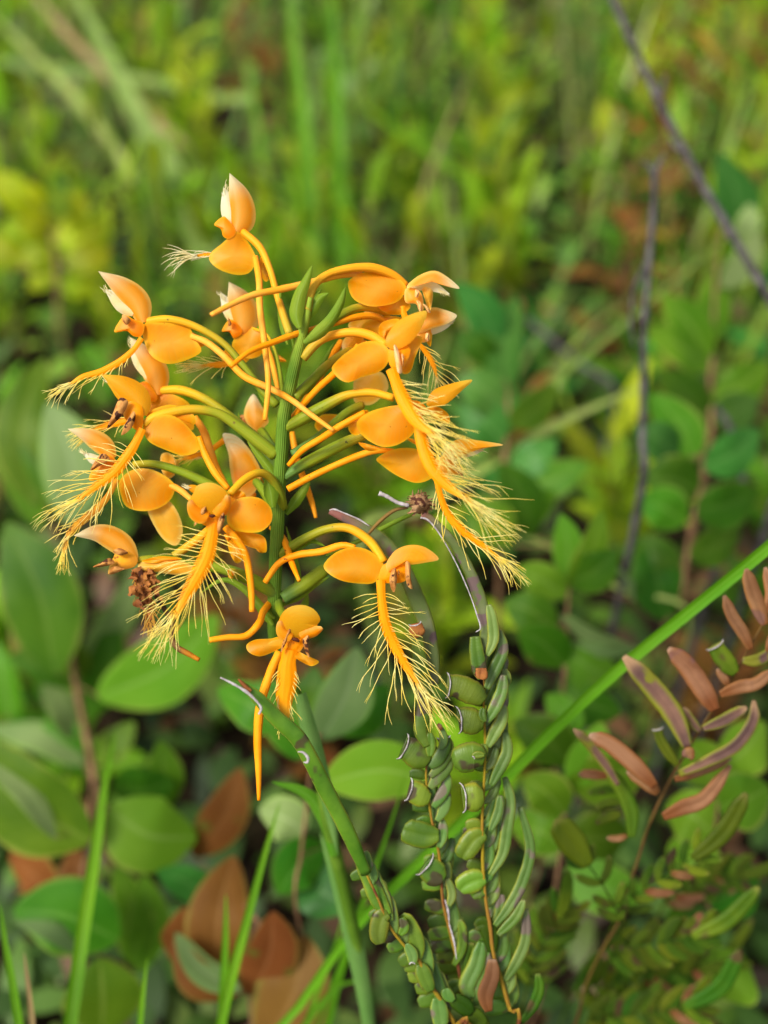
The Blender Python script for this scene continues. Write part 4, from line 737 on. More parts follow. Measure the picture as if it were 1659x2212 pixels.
for q, wd, mt, d in (([(990, 350), (1120, 290), (1260, 230), (1420, 20)], 95, 'fern_brown', 36), ([(960, 200), (880, 130), (760, 60)], 80, 'fern_brown', 36), ([(790, 480), (790, 330), (730, 180), (620, 20)], 90, 'fern_l', 42), ([(760, 470), (700, 490), (630, 485)], 40, 'fern_brown', 46), ([(640, 90), (540, 80), (450, 78)], 60, 'fern_brown', 48),
                     ([(720, 330), (640, 350), (560, 390)], 60, 'fern_l', 52), ([(720, 260), (640, 260), (560, 290)], 50, 'fern_l', 54), ([(700, 180), (600, 180), (510, 200)], 50, 'fern_l', 56)):
    leaflet(FB, Q3, q, wd*.85, d, mat=mt, flat=.5, blunt=.28)

def pinna_fern(label, mid, d0, d1, n, l0, l1, wl, tipw, seed, mat='fern_l', drop=(.35, 1), F=Q3, lean=52, brown=.08):
    n = int(n*1.5)
    """a pinna: a solid curled end and rows of small leaflets along both sides of its rachis"""
    rg = random.Random(seed); q2 = [F(q) for q in mid]; o = rootfrond(label, q2[::-1], d1, d0, [2.5, 3, 4, 4, 5, 6, 7, 8], 'fern_l')
    L = spline([(q[0], q[1], 0) for q in q2], 60); T = tangents(L)
    k = 34; mids = [(L[i].x, L[i].y) for i in (k, 42, 48, 54, 59)]
    leaflet(o, F0, mids, tipw*SCF(F), d0+(d1-d0)*.8, d1, mat=mat, flat=.55, blunt=.3)
    for i in range(n):
        u = drop[0]*0 + (i+.5)/n*.66; j = int(u*59); b = math.atan2(T[j].y, T[j].x)
        for sd_ in (1, -1):
            a = b + sd_*math.radians(lean+rg.uniform(-8, 8)); ln = (l0+(l1-l0)*u)*SCF(F)*rg.uniform(.8, 1.15)*1.25; d = d0+(d1-d0)*u+rg.uniform(-2, 2)
            x, y = L[j].x, L[j].y
            leaflet(o, F0, [(x, y), (x+math.cos(a)*ln*.5, y+math.sin(a)*ln*.5), (x+math.cos(a-sd_*.15)*ln, y+math.sin(a-sd_*.15)*ln)], wl*.72*SCF(F), d, mat='fern_brown' if rg.random() < brown else mat, flat=.35, blunt=.3)
    return o
pinna_fern('green fern pinna with dark blotches arching up beneath the brown fern', [(700, 960), (850, 830), (1020, 720), (1200, 600), (1380, 440), (1520, 200)], 60, 42, 5, 150, 110, 60, 95, 1)
pinna_fern('long green fern pinna with a row of teeth beside dark soil', [(620, 1190), (800, 1180), (1000, 1150), (1200, 1100), (1400, 1010), (1600, 800)], 72, 58, 8, 170, 130, 62, 86, 2)
pinna_fern('lowest green fern pinna curving upward with a rusty patch', [(500, 1660), (700, 1630), (900, 1600), (1150, 1550), (1360, 1430), (1480, 1200)], 85, 66, 8, 190, 140, 66, 90, 3)
pinna_fern('broad upright fern pinna with brown speckles beside the curled fronds', [(740, 1030), (690, 940), (600, 780), (500, 640), (400, 500), (310, 370)], 55, 44, 3, 150, 120, 60, 140, 4)
pinna_fern('feathery green fern pinna with paired leaflets hanging in rows', [(420, 1470), (650, 1420), (900, 1390), (1150, 1340), (1400, 1300), (1560, 1290)], 95, 95, 9, 220, 150, 70, 60, 5, brown=.08)
pinna_fern('olive fern pinna rising in curved strokes right of the curled frond', [(120, 1450), (180, 1250), (250, 1100), (330, 980), (370, 860), (385, 690)], 75, 60, 6, 210, 120, 62, 62, 6, brown=.12)
pinna_fern('shaded fern pinna tucked behind the arching blotched one', [(1000, 900), (1150, 800), (1300, 740), (1450, 720), (1600, 700), (1750, 640)], 100, 95, 7, 170, 110, 62, 60, 7, brown=.14)
pinna_fern('dark fern pinna at the foot of the rusty ferns', [(880, 1720), (1000, 1560), (1150, 1440), (1300, 1330), (1420, 1200), (1560, 1000)], 115, 110, 6, 150, 110, 60, 60, 8, brown=.14)

# ------------------------------------------------------------------ leaves, shrubs traced from the photograph
def leaf_strip(pts, w, cup, fold, seed, nrm=None, roll=0.0):
    g = Geo(); strip(g, pts, w, nrm=nrm, cup=cup, fold=fold, nu=18, nv=8, prof=lambda u: prof_leaf(u*.97+.015, .88, .8), wave=.03, rng=random.Random(seed), roll=roll); return g
def shrub(label, stem, h, leaves, group=None, smat='twig', rp=5, name='shrub', cat='shrub', F=F0):
    """stem: pixels from its top down; h: height of the leafy part, which fixes how far it stands"""
    top = F(stem[0]); low = F(stem[-1]); D = DH(low[0], low[1], h)
    p = [P(*F(q)[:2], D+(F(q)[2] if len(F(q)) > 2 else 0)) for q in stem]; gb = Vector((p[-1].x, p[-1].y+.015, -.004))
    o = root(name, gb, label, cat, group); g = Geo(); tube(g, p+[p[-1].lerp(gb, .5)+Vector((.004, 0, 0)), gb], [rp*px(D)*a for a in (.4, .7, .9, 1, 1.1, 1.2)], 40, 8, lump=.1)
    g.build('stem', smat, o)
    for i, lf in enumerate(leaves):
        b, t, wpx, mat = lf[:4]; opt = lf[4] if len(lf) > 4 else {}
        b = F(b); t = F(t); d = D+opt.get('d', 0); bend = opt.get('bend', .08)
        mx, my = (b[0]+t[0])/2-(t[1]-b[1])*bend, (b[1]+t[1])/2+(t[0]-b[0])*bend
        dt = opt.get('dt', RNG.uniform(-12, 12))
        j = min(stem, key=lambda q: (F(q)[0]-b[0])**2+(F(q)[1]-b[1])**2); j = F(j)
        pts = [P(b[0], b[1], d), P(mx, my, d+dt*.4-3), P(t[0], t[1], d+dt)]
        leaf_strip(pts, wpx*px(d)*1.12, opt.get('cup', .08), opt.get('fold', .10), i*7+3, roll=opt.get('roll', RNG.uniform(-.3, .3))).build('leaf', mat, o)
        jd = math.hypot(j[0]-b[0], j[1]-b[1])
        if jd > 4:
            g = Geo(); tube(g, [P(j[0], j[1], D), P((j[0]+b[0])/2, (j[1]+b[1])/2-2, (D+d)/2), P(b[0], b[1], d)], [2.2*px(D), 1.6*px(D)], 8, 6); g.build('leaf_stalk', smat, o)
    return o

shrub('leafy shrub with a big bright leaf and pale leaf backs left of the orchid', [(100, 1080), (118, 1150), (140, 1270), (155, 1400), (165, 1480), (185, 1580), (205, 1700), (200, 1800)], .09,
      [((75, 1085), (93, 775), 105, 'leaf', dict(d=-6, bend=-.12, dt=10)), ((150, 1130), (105, 870), 120, 'leaf_pale', dict(d=-12, bend=.1, roll=.1, dt=0)), ((85, 1140), (-30, 925), 90, 'leaf', dict(d=-2, dt=0)), ((120, 1455), (15, 1130), 150, 'leaf', dict(d=-14, bend=.06, dt=4)),
       ((130, 1290), (85, 1120), 56, 'leaf_pale', dict(d=-4, roll=.9)), ((165, 1450), (305, 1210), 70, 'leaf_pale', dict(d=10, roll=.5)), ((212, 1505), (470, 1330), 135, 'leaf_bright', dict(d=-8, bend=.1, dt=0)), ((168, 1470), (125, 1370), 70, 'leaf', dict(d=8)),
       ((175, 1560), (245, 1330), 80, 'leaf', dict(d=12)), ((170, 1600), (90, 1480), 70, 'leaf_pale', dict(d=14, roll=.8)), ((165, 1480), (20, 1420), 80, 'leaf', dict(d=16)), ((190, 1640), (290, 1560), 60, 'leaf', dict(d=14)), ((180, 1650), (-20, 1570), 80, 'leaf_pale', dict(d=10, roll=1.0)), ((190, 1670), (95, 1560), 90, 'leaf', dict(d=16))], rp=8)
shrub('low shrub with a broad glossy leaf and notched leaf at the grass foot', [(200, 1690), (195, 1790), (180, 1880), (175, 1960), (170, 2050)], .115,
      [((195, 1815), (-60, 1600), 185, 'leaf', dict(d=-10, bend=-.1, dt=6)), ((120, 1810), (-40, 1640), 60, 'leaf_pale', dict(d=-16, roll=1.1, bend=.08)), ((235, 1745), (425, 1810), 150, 'leaf_bright', dict(d=0, bend=.14, dt=8)), ((245, 1700), (375, 1690), 100, 'leaf', dict(d=16)), ((340, 1760), (345, 1600), 75, 'leaf', dict(d=20, roll=.4)),
       ((255, 2030), (30, 1965), 150, 'leaf', dict(d=-4, bend=.08)), ((180, 2060), (30, 1990), 46, 'leaf_pale', dict(d=-8, roll=1.1)), ((220, 2230), (215, 2070), 150, 'leaf', dict(d=-14, bend=.03)), ((290, 2090), (250, 1870), 80, 'leaf', dict(d=22)), ((300, 2100), (310, 1890), 80, 'leaf_bright', dict(d=26)), ((150, 1960), (160, 1830), 80, 'leaf_brown', dict(d=24)), ((100, 1930), (20, 1850), 110, 'leaf_brown', dict(d=28))], rp=6)
shrub('rusty-leaved sprig with upright orange-brown leaves in the grass', [(560, 1990), (545, 2080), (540, 2150), (545, 2212), (550, 2280)], .115,
      [((470, 2120), (505, 1850), 125, 'leaf_brown', dict(d=6, bend=-.06)), ((540, 2150), (590, 1970), 110, 'leaf_brown', dict(d=0, bend=.1)), ((570, 2260), (660, 2020), 150, 'leaf_brown', dict(d=-4)), ((520, 2140), (380, 2015), 60, 'leaf_pale', dict(d=-10, roll=.9, bend=-.12)), ((510, 2150), (375, 2030), 90, 'leaf_brown', dict(d=-4, bend=-.16)), ((420, 1850), (520, 1660), 90, 'leaf_brown', dict(d=40)), ((470, 1960), (340, 1880), 80, 'leaf_blue', dict(d=34)),
       ((380, 2080), (400, 1960), 90, 'leaf_brown', dict(d=20))], rp=5)
shrub('sprig with pale broad leaves behind the bottom flower', [(690, 1590), (672, 1660), (660, 1760), (650, 1850), (640, 1960)], .16,
      [((690, 1600), (770, 1400), 110, 'leaf_pale', dict(d=4, roll=.3)), ((700, 1690), (960, 1700), 120, 'leaf_bright', dict(d=-4, bend=-.12, dt=0)), ((600, 1580), (470, 1490), 90, 'leaf', dict(d=10)), ((650, 1640), (560, 1470), 100, 'leaf', dict(d=12)), ((660, 1800), (560, 1750), 90, 'leaf_pale', dict(d=10)), ((700, 1830), (600, 1930), 100, 'leaf', dict(d=14)), ((640, 1870), (760, 1960), 100, 'leaf_blue', dict(d=18)), ((640, 1560), (680, 1440), 70, 'leaf', dict(d=16)), ((720, 1580), (840, 1480), 90, 'leaf', dict(d=16))], rp=4)
shrub('bluish-leaved shrub right of the orchid flowers', [(1100, 850), (1096, 920), (1090, 990), (1085, 1100), (1080, 1200)], .16,
      [((1075, 760), (985, 610), 80, 'leaf_blue', dict(bend=.1)), ((1092, 850), (1115, 640), 76, 'leaf_blue', dict(bend=-.06)), ((1070, 790), (985, 720), 60, 'leaf', {}), ((1090, 880), (985, 820), 90, 'leaf_blue', {}), ((1090, 960), (990, 880), 90, 'leaf_blue', {}), ((1100, 920), (1200, 830), 70, 'leaf', {}), ((1100, 1010), (1200, 950), 70, 'leaf_blue', {}), ((1085, 1050), (1270, 1000), 80, 'leaf', {}), ((1090, 1110), (1200, 1060), 80, 'leaf', {})], rp=6)
shrub('green shrub with an upright oval leaf under the grey twig', [(1560, 500), (1545, 620), (1540, 740), (1535, 860), (1530, 980)], .17,
      [((1590, 530), (1555, 330), 90, 'leaf_blue', dict(bend=.1)), ((1540, 740), (1590, 555), 80, 'leaf', dict(bend=-.1)), ((1600, 520), (1620, 440), 50, 'leaf_pale', {}), ((1530, 780), (1430, 640), 80, 'leaf', {}), ((1530, 800), (1400, 720), 80, 'leaf', {}), ((1540, 860), (1659, 780), 80, 'leaf', {}), ((1530, 930), (1420, 800), 90, 'leaf', {}), ((1535, 900), (1640, 860), 80, 'leaf_blue', {}), ((1560, 620), (1640, 500), 60, 'leaf_pale', {})], rp=5)
shrub('dense green shrub above the long diagonal grass blade', [(1520, 980), (1510, 1060), (1490, 1150), (1480, 1230), (1470, 1300)], .17,
      [((1510, 1060), (1390, 1030), 100, 'leaf', {}), ((1500, 1000), (1410, 850), 90, 'leaf', {}), ((1440, 1340), (1420, 1155), 110, 'leaf', dict(bend=-.05)), ((1520, 1010), (1640, 930), 90, 'leaf_blue', {}), ((1500, 1100), (1640, 1060), 100, 'leaf', {}), ((1480, 1130), (1380, 1080), 90, 'leaf', {}), ((1490, 1200), (1600, 1140), 80, 'leaf', {}), ((1470, 1230), (1340, 1190), 80, 'leaf', {}), ((1470, 1000), (1370, 920), 80, 'leaf_blue', {})], rp=4)
shrub('bright-leaved shrub between the curled fern tips and the blade', [(1240, 1180), (1230, 1260), (1225, 1340), (1220, 1430), (1215, 1500)], .18,
      [((1220, 1250), (1212, 1110), 60, 'leaf_bright', {}), ((1230, 1260), (1330, 1190), 80, 'leaf', {}), ((1220, 1290), (1110, 1230), 70, 'leaf_bright', {}), ((1230, 1270), (1300, 1100), 60, 'leaf', {}), ((1200, 1360), (1090, 1300), 90, 'leaf', {}), ((1230, 1390), (1380, 1400), 40, 'leaf_pale', dict(roll=.7)), ((1220, 1400), (1340, 1470), 90, 'leaf_bright', {}), ((1220, 1440), (1120, 1360), 90, 'leaf', {}), ((1370, 1300), (1330, 1220), 34, 'leaf_pale', dict(roll=.8)), ((1210, 1330), (1370, 1400), 46, 'leaf_pale', dict(roll=.8)),
       ((1100, 1180), (1000, 1080), 90, 'leaf', dict(d=40)), ((1150, 1160), (1080, 1000), 90, 'leaf', dict(d=60)), ((1210, 1480), (1340, 1540), 90, 'leaf', {})], rp=4)
shrub('shaded shrub with dark leaves beneath the long grass blade', [(1240, 1560), (1230, 1640), (1220, 1740), (1210, 1840), (1200, 1920)], .15,
      [((1230, 1650), (1110, 1560), 100, 'leaf', {}), ((1230, 1700), (1390, 1640), 110, 'leaf', {}), ((1220, 1760), (1130, 1680), 90, 'leaf', {}), ((1230, 1700), (1300, 1560), 80, 'leaf_bright', {}), ((1220, 1800), (1360, 1800), 110, 'leaf', {}), ((1220, 1830), (1100, 1780), 90, 'leaf', {}), ((1220, 1880), (1400, 1930), 100, 'leaf_bright', {}), ((1240, 1600), (1180, 1500), 70, 'leaf_bright', {})], rp=4)
shrub('glossy shrub at the foot of the lower ferns', [(1560, 1640), (1550, 1740), (1540, 1840), (1530, 1960), (1520, 2080)], .14,
      [((1560, 1660), (1650, 1560), 110, 'leaf_bright', {}), ((1550, 1740), (1660, 1700), 120, 'leaf', {}), ((1540, 1800), (1440, 1740), 110, 'leaf_bright', {}), ((1540, 1900), (1440, 1840), 110, 'leaf_bright', {}), ((1530, 1950), (1640, 1880), 110, 'leaf', {}), ((1530, 2060), (1440, 1980), 110, 'leaf', {}), ((1530, 2140), (1600, 2060), 140, 'leaf_bright', {}), ((1500, 2200), (1400, 2100), 120, 'leaf', {}), ((1540, 1700), (1480, 1600), 90, 'leaf_bright', {})], rp=4)
shrub('yellow-leaved bush at the edge of the clearing', [(95, 440), (110, 500), (120, 560), (125, 640), (130, 720)], .10,
      [((60, 470), (-20, 370), 66, 'leaf_yel', {}), ((90, 460), (30, 400), 50, 'leaf_yel', {}), ((110, 480), (175, 420), 60, 'leaf_yel', {}), ((110, 500), (40, 490), 60, 'leaf_yel', {}), ((115, 520), (195, 470), 56, 'leaf_yel', {}), ((120, 560), (40, 560), 60, 'leaf_yel', {}), ((140, 560), (240, 540), 60, 'leaf_yel', {}), ((120, 590), (60, 620), 56, 'leaf_yel', {}), ((40, 580), (-30, 520), 70, 'leaf_yel', {}), ((150, 520), (230, 480), 50, 'leaf_yel', {}), ((130, 480), (110, 400), 46, 'leaf_yg', {}), ((130, 620), (210, 600), 50, 'leaf_yel', {}), ((60, 540), (10, 480), 50, 'leaf_yel', {})], rp=4)

# ------------------------------------------------------------------ grass blades that stand out
def blade(label, pts, wpx, h=None, d=None, d1=None, mat='grass', group=None, tip=True, roll=.2):
    q = pts; low = q[-1]
    if d is None: d = DH(low[0], low[1], h)
    d1 = d if d1 is None else d1
    p = PP(F0, q[::-1], d, d1)                                     # from the low end up
    gb = Vector((p[0].x, p[0].y+.012, -.004)); dirn = (p[0]-p[1]).normalized(); mid = p[0]+dirn*.03
    if mid.z < .02: mid = p[0].lerp(gb, .4)
    g = Geo(); n = len(p)
    strip(g, [gb, mid]+p, .8*wpx*px((d+d1)/2), cup=-.18, nu=44, nv=4, prof=(lambda u: min(1, .55+u)*(1-max(0, u-.25)**2.2*.95/.53)**.8 if u < .999 else .02) if tip else (lambda u: min(1, .6+u)), roll=roll)
    o = g.build('grass_blade', mat, None, gb); tag(o, label, 'grass blade', group); return o
blade('long bright green grass blade slanting behind the curled fern fronds', [(1760, 1090), (1659, 1180), (1500, 1310), (1340, 1440), (1210, 1560), (1090, 1680), (990, 1780), (880, 1885), (760, 2010), (640, 2180)], 34, d=75, d1=20, tip=False)
blade('straight bright grass blade in front of the low broad-leaved shrub', [(250, 1580), (225, 1700), (205, 1850), (180, 2010), (150, 2230)], 38, h=.17, d1=110)
blade('slim yellow-green grass blade crossing the rusty leaves', [(605, 1730), (570, 1850), (535, 1980), (500, 2110), (470, 2240)], 30, h=.17)
blade('short stub of grass beside the rusty leaves', [(488, 1930), (487, 2020), (483, 2110), (478, 2240)], 26, h=.16)
blade('pale grass stalk running behind the bluish shrub', [(1570, 510), (1440, 620), (1300, 735), (1150, 860), (1000, 1000), (940, 1060)], 22, h=.15, mat='grass_pale', d1=330)
blade('flat pale grass leaf below the other pale stalk', [(1400, 830), (1290, 875), (1180, 925), (1080, 985), (980, 1045), (900, 1100)], 34, h=.17, mat='grass_pale', d1=250)
blade('tall upright grass blade far behind the flower spike', [(615, -60), (628, 60), (645, 200), (660, 360), (675, 560)], 52, h=.08)
blade('second tall upright grass blade far behind the spike', [(710, -80), (718, 60), (724, 220), (730, 380), (738, 580)], 46, h=.08)
blade('broad pale grass blade leaning across the clearing', [(150, -40), (230, 120), (300, 260), (370, 380), (430, 520)], 74, h=.08, mat='grass_pale')
blade('dry brown grass stalk leaning over the pale one', [(60, -30), (140, 70), (230, 160), (330, 260), (420, 350)], 46, h=.06, mat='grass_dry')
blade('pale stalk lying level across the leaning grass', [(-60, 130), (60, 140), (200, 158), (350, 182), (480, 215)], 30, h=.09, mat='grass_pale')
blade('faint pale blade crossing the far left grass', [(-40, 10), (60, 110), (150, 200), (230, 300), (300, 420)], 36, h=.07, mat='grass_pale')
blade('yellowish arching grass blade above the right-hand flowers', [(735, 195), (830, 262), (920, 328), (1000, 385), (1080, 460)], 26, h=.10)
blade('thin grass blade hanging behind the left curled frond', [(880, 1660), (850, 1760), (815, 1860), (770, 1990), (690, 2200)], 14, d=90, d1=60)
blade('curved grass blade joining the orchid foot', [(745, 1960), (725, 2040), (690, 2130), (650, 2240)], 16, d=95)
blade('thin grass blade leaning towards the orchid foot', [(800, 2120), (740, 2125), (690, 2170), (640, 2240)], 22, d=85)
blade('stiff grass blade at the shrub foot', [(0, 1950), (12, 2040), (28, 2130), (45, 2240)], 26, h=.18)
blade('yellowing grass blade beside the stiff one', [(52, 2055), (58, 2110), (66, 2170), (72, 2240)], 16, h=.18, mat='grass_dry')
blade('small grass blade below the low shrub leaf', [(318, 2070), (312, 2120), (306, 2170), (300, 2240)], 16, h=.17)
blade('grass blade rising from the dark foot of the orchid', [(800, 1890), (770, 1990), (735, 2100), (700, 2240)], 22, d=100, d1=80)
blade('dark slender blade behind the leftmost flowers', [(560, 430), (600, 520), (650, 640), (700, 760)], 18, h=.08)
blade('narrow blade slanting below the long fringe', [(1060, 1130), (1150, 1165), (1260, 1220), (1340, 1275)], 14, h=.17, mat='grass_pale')

# ------------------------------------------------------------------ dead twigs
def twig(label, pts, h, rpx, d1=0, knots=()):
    low = pts[-1]; D = DH(low[0], low[1], h); p = PP(F0, pts, D+d1, D); gb = Vector((p[-1].x, p[-1].y+.01, -.004))
    o = root('dead_twig', gb, label, 'twig'); g = Geo(); tube(g, p+[p[-1].lerp(gb, .5), gb], [rpx*px(D)*a for a in (.8, 1, .9, 1.1, 1, 1.15, 1.2)], 60, 8, lump=.28); g.build('stem', 'grey_twig', o)
    for k in knots:
        q = PP(F0, k, D+d1*.5, D+d1*.5+4); g = Geo(); tube(g, q, [rpx*px(D)*a for a in (.7, .55, .25)], 14, 6, lump=.25); g.build('side_twig', 'grey_twig', o)
    return o
twig('long dark dead twig leaning over the bluish-leaved shrubs', [(1300, -60), (1360, 80), (1425, 220), (1475, 320), (1530, 420), (1600, 540), (1690, 690), (1760, 800)], .25, 10, d1=40, knots=[[(1420, 215), (1432, 190), (1436, 160)], [(1480, 325), (1460, 320), (1448, 300)]])
twig('upright dark dead twig with a knotted top', [(1415, 370), (1412, 450), (1402, 560), (1392, 700), (1390, 830), (1388, 950), (1382, 1080)], .22, 8, knots=[[(1415, 375), (1425, 350), (1440, 330)], [(1414, 378), (1400, 355), (1385, 350)], [(1402, 560), (1372, 620), (1362, 700), (1372, 750)]])
twig('short grey curved stalk bent over the dark shrub', [(1548, 880), (1575, 920), (1600, 980), (1603, 1050), (1580, 1105), (1560, 1180)], .17, 8)
twig('thin slanting twig behind the bluish shrub', [(1140, 690), (1200, 740), (1260, 790), (1330, 850)], .10, 7)

# ------------------------------------------------------------------ dried fern at the top right
def dry_fern(label, mid, h, n, ln, seed):
    rg = random.Random(seed); low = mid[-1]; D = DH(low[0], low[1], h); p = PP(F0, mid, D+20, D); gb = Vector((p[-1].x, p[-1].y+.02, -.004))
    o = root('dried_fern', gb, label, 'fern'); g = Geo(); tube(g, p+[p[-1].lerp(gb, .5), gb], [3*px(D), 5*px(D), 6*px(D)], 30, 6); g.build('rachis', 'rachis_b', o)
    L = spline(p, 40); T = tangents(L)
    for i in range(n):
        j = int((i+.5)/n*36)+1
        for s_ in (1, -1):
            dr = (T[j].cross(-FWD)*s_ - T[j]*.6 + Vector((rg.uniform(-.3, .3), rg.uniform(-.3, .3), -.25))).normalized(); l_ = ln*px(D)*(.5+.5*(i+1)/n)*rg.uniform(.7, 1.2)
            q = L[j]; pts = [q, q+dr*l_*.5+Vector((0, 0, .002)), q+dr*l_+Vector((0, 0, -.006))]
            g = Geo(); strip(g, pts, l_*.2, cup=.3, nu=8, nv=4, prof=lambda u: prof_leaf(u*.95+.03, .7, .7), wave=.2, rng=rg, roll=rg.uniform(-.8, .8)); g.build('leaflet', 'dryfern', o)
dry_fern('rust-coloured dried fern hanging behind the long dead twig', [(1690, 60), (1600, 90), (1520, 150), (1440, 240), (1380, 360)], .12, 6, 130, 1)
dry_fern('orange-brown dried fern above the rust-coloured one', [(1640, -60), (1560, -20), (1480, 40), (1420, 120), (1370, 200)], .12, 6, 110, 2)
dry_fern('reddish dried fern stalk beside the upright dead twig', [(1420, 300), (1440, 400), (1450, 520), (1460, 640), (1450, 760)], .12, 5, 110, 3)

# ------------------------------------------------------------------ background shrubs
def leaf_mesh(name, wr, seed, nu=9, nv=4, curl=.12):
    rg = random.Random(seed); g = Geo(); c = rg.uniform(.5, 1.4)*curl
    pts = [Vector((0, 0, 0)), Vector((0, .33, .05*c*4)), Vector((rg.uniform(-.04, .04), .68, .03)), Vector((rg.uniform(-.05, .05), 1, -c))]
    strip(g, pts, wr, nrm=Vector((0, 0, 1)), cup=.02, fold=.12, nu=nu, nv=nv, prof=lambda u: prof_leaf(u*.96+.02, rg_p[seed % 3], .85), wave=.04, rng=rg)
    me = bpy.data.meshes.new(name); me.from_pydata([tuple(v) for v in g.v], [], g.f)
    ul = me.uv_layers.new(name='UVMap'); li = np.empty(len(me.loops), dtype=np.int32); me.loops.foreach_get('vertex_index', li)
    ul.data.foreach_set('uv', np.asarray(g.uv, dtype=np.float32)[li].ravel()); me.polygons.foreach_set('use_smooth', [True]*len(me.polygons)); return me
rg_p = (.85, .95, 1.1)
LM = {}
def leaf_meshes(mat, wr):
    k = (mat, wr)
    if k not in LM:
        LM[k] = []
        for s_ in range(4):
            me = leaf_mesh('leaf_'+mat, wr*(.85+.1*s_), s_+int(wr*100)); me.materials.append(M[mat]); LM[k].append(me)
    return LM[k]
def bush(x, y, hgt, kind, rg, nleaf, stems=2):
    label, group, mat, wr, ll, up, smat = KINDS[kind]; mk = min(MARKS, key=lambda q: (q[0]-x)**2+(q[1]-y)**2)[2]
    label = label+' growing nearest '+mk; group = group+' nearest '+mk
    o = root('shrub', (x, y, 0), label, 'shrub', group); ms = leaf_meshes(mat, wr)
    for s_ in range(stems):
        az = rg.uniform(0, 6.28); le = rg.uniform(.08, .35); hh = hgt*rg.uniform(.75, 1.1)
        pts = [Vector((x, y, -.004)), Vector((x+math.cos(az)*hh*le*.3, y+math.sin(az)*hh*le*.3, hh*.4)), Vector((x+math.cos(az)*hh*le, y+math.sin(az)*hh*le, hh))]
        g = Geo(); tube(g, pts, [.0016, .0013, .0006], 10, 5); g.build('stem', smat, o, (x, y, 0)); L = spline(pts, 30)
        n = nleaf//stems
        for i in range(n):
            u = .22+.78*(i+rg.random()*.6)/n; q = L[min(29, int(u*29))]; a = i*2.4+rg.uniform(-.4, .4)
            el = math.radians(up)+rg.uniform(-.35, .35)+(.5 if i >= n-2 else 0); dv = Vector((math.cos(a)*math.cos(el), math.sin(a)*math.cos(el), math.sin(el)))
            nn = Vector((0, 0, 1))-dv*dv.z
            if nn.length < .05: nn = Vector((1, 0, 0))
            nn.normalize(); sx = dv.cross(nn); R = Matrix((sx, dv, nn)).transposed() @ Matrix.Rotation(rg.uniform(-.5, .5), 3, 'Y')
            le_ = ll*rg.uniform(.65, 1.15)*(1 if u < .85 else .75)
            c = bpy.data.objects.new('leaf', ms[rg.randrange(4)]); c.parent = o
            c.matrix_basis = Matrix.Translation(q-WO[o.name]) @ R.to_4x4() @ Matrix.Scale(le_, 4); COL.objects.link(c)
    return o
KINDS = {
 'yg': ('yellow-green shrub with narrow upright leaves', 'narrow-leaved shrubs', 'leaf_yg', .30, .052, 48, 'gtwig'),
 'mid': ('mid-green broad-leaved shrub', 'broad-leaved shrubs', 'leaf_mid', .42, .044, 30, 'twig'),
 'blue': ('dark bluish-green smooth-leaved shrub', 'dark bluish shrubs', 'leaf_blue', .40, .040, 35, 'twig'),
 'rust': ('small rusty-leaved sprig', 'rusty sprigs', 'leaf_brown', .38, .034, 30, 'twig'),
 'pale': ('pale grey-green sprig with light leaf backs', 'pale sprigs', 'leaf_pale', .34, .036, 45, 'gtwig'),
 'yel': ('small yellow-leaved sprig', 'yellow sprigs', 'leaf_yel', .45, .028, 25, 'gtwig'),
}
# things one can find in the background, to say which shrub is meant
MARKS = [(o.location.x, o.location.y, ph) for lab, ph in (
   ('yellow-leaved bush at the edge', 'the yellow-leaved bush'), ('tall upright grass blade far', 'the tall upright grass blades'), ('broad pale grass blade leaning', 'the leaning pale grass blade'),
   ('yellowish arching grass', 'the arching yellowish grass blade'), ('long dark dead twig', 'the long leaning dead twig'), ('upright dark dead twig', 'the knotted upright dead twig'),
   ('bluish-leaved shrub right', 'the bluish shrub beside the flowers'), ('rust-coloured dried fern', 'the rust-coloured dried fern'), ('leafy shrub with a big', 'the pale-backed leafy shrub'),
   ('dense green shrub above', 'the shrub above the diagonal blade'), ('orange fringed orchid', 'the orange orchid'), ('glossy shrub at the foot', 'the glossy shrub under the ferns'),
   ('dark slender blade', 'the dark slender grass blade'), ('second tall', 'the second tall upright blade'), ('faint pale blade', 'the faint pale grass blade'), ('pale stalk lying', 'the level pale stalk'), ('dry brown grass stalk', 'the dry brown stalk'), ('orange-brown dried', 'the orange-brown dried fern'), ('green shrub with an upright', 'the shrub under the grey twig'), ('rusty-leaved sprig with upright', 'the upright rusty leaves')) for o in bpy.data.objects if o.get('label', '').startswith(lab)]
rg = random.Random(20); spots = []
def try_spot(x, y, md):
    for a, b in spots:
        if (a-x)**2+(b-y)**2 < md*md: return False
    spots.append((x, y)); return True
cnt = 0; tries = 0
while cnt < 230 and tries < 6000:
    tries += 1
    y = .30+2.2*rg.random()**1.25; half = .22+.42*y; x = rg.uniform(-half, half)
    if not try_spot(x, y, .05+.03*y): continue
    cnt += 1
    near = y < .55
    r_ = rg.random(); right = x > .02
    if near: kind = 'mid' if r_ < .5 else 'blue' if r_ < .72 else 'rust' if r_ < .86 else 'yg'
    elif right and y < .9: kind = 'mid' if r_ < .4 else 'blue' if r_ < .75 else 'yg' if r_ < .92 else 'rust'
    else: kind = 'yg' if r_ < .66 else 'mid' if r_ < .84 else 'pale' if r_ < .90 else 'blue' if r_ < .93 else 'rust' if r_ < .96 else 'yel'
    hgt = rg.uniform(.10, .15) if near else rg.uniform(.12, .20)
    if y < .40: hgt = rg.uniform(.07, .10)
    bush(x, y, hgt, kind, rg, rg.randint(16, 24) if near else rg.randint(18, 26), rg.choice((1, 2, 2, 3)))

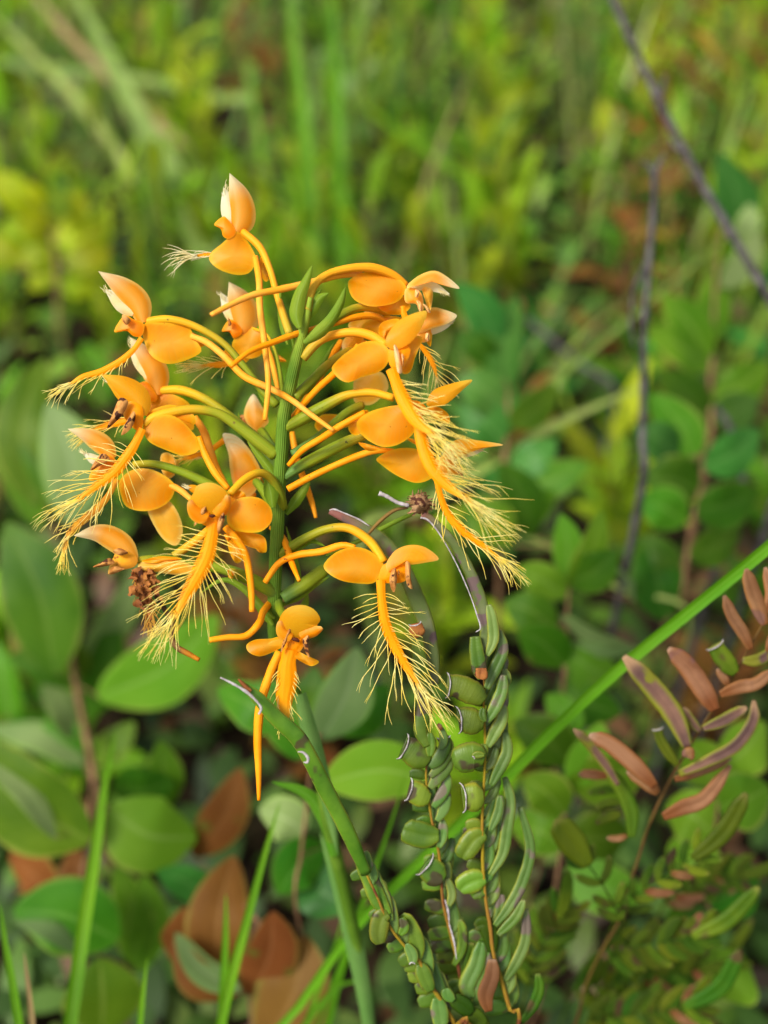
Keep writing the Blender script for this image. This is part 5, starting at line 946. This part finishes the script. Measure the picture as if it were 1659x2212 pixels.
# ------------------------------------------------------------------ undergrowth nobody could count
def undergrowth():
    rg = np.random.default_rng(5); V = []; Fc = []; C = []
    def add_leaf(o, az, el, L, W, c, seg=4, bend=.3, nz=.0):
        b = len(V); dx, dy = math.cos(az), math.sin(az); sx, sy = -dy, dx; e = el; x, y, z = o
        for i in range(seg+1):
            u = i/seg; wd = W*.5*(math.sin(math.pi*min(1, u*.94+.04))**.8)
            V.append((x-sx*wd, y-sy*wd, z)); V.append((x+sx*wd, y+sy*wd, z)); C.append(c); C.append(c)
            st = L/seg; x += dx*math.cos(e)*st; y += dy*math.cos(e)*st; z = max(.002, z+math.sin(e)*st); e -= bend/seg*2
        for i in range(seg): a = b+2*i; Fc.append((a, a+1, a+3, a+2))
    pal = [(.05, .12, .012), (.08, .17, .015), (.035, .08, .012), (.12, .19, .02), (.15, .07, .025), (.08, .05, .025)]  # leaf tones darkened to put the shade of the gaps into the colour
    for _ in range(9500):
        y = .12+3.0*rg.random()**1.3; half = .25+.5*y; x = rg.uniform(-half, half)
        c = pal[rg.choice(6, p=[.27, .25, .2, .12, .09, .07])]; k = rg.uniform(.7, 1.25)*(1 if y < .6 else 2.0)  # far leaves brightened in their colour to look sunlit
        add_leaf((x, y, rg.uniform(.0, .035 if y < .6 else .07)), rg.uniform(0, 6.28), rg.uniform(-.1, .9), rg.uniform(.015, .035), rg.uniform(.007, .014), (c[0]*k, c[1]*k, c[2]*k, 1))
    def flush(name, label, cat):
        me = bpy.data.meshes.new(name); me.from_pydata(V, [], Fc)
        at = me.color_attributes.new('tint', 'FLOAT_COLOR', 'POINT'); at.data.foreach_set('color', np.asarray(C, dtype=np.float32).ravel())
        me.polygons.foreach_set('use_smooth', [True]*len(me.polygons)); me.materials.append(M['stuff'])
        o = bpy.data.objects.new(name, me); COL.objects.link(o); tag(o, label, cat, kind='stuff')
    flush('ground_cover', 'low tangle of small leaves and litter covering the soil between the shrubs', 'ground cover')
    V.clear(); Fc.clear(); C.clear()
    gp = [(.15, .33, .01), (.24, .37, .025), (.10, .26, .01), (.30, .35, .09), (.28, .20, .08)]
    for _ in range(900):
        y = .5+3.2*rg.random()**1.1; half = .25+.5*y; x = rg.uniform(-half, half); c = gp[rg.choice(5, p=[.3, .25, .2, .15, .10])]
        for _b in range(rg.integers(2, 6)):
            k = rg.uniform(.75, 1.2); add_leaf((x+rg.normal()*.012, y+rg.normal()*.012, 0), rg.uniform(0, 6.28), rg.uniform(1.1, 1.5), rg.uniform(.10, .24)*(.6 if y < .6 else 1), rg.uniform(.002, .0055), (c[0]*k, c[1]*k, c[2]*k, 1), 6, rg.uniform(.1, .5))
    flush('background_grass', 'mixed green and straw grass blades filling the meadow behind the shrubs', 'grass')
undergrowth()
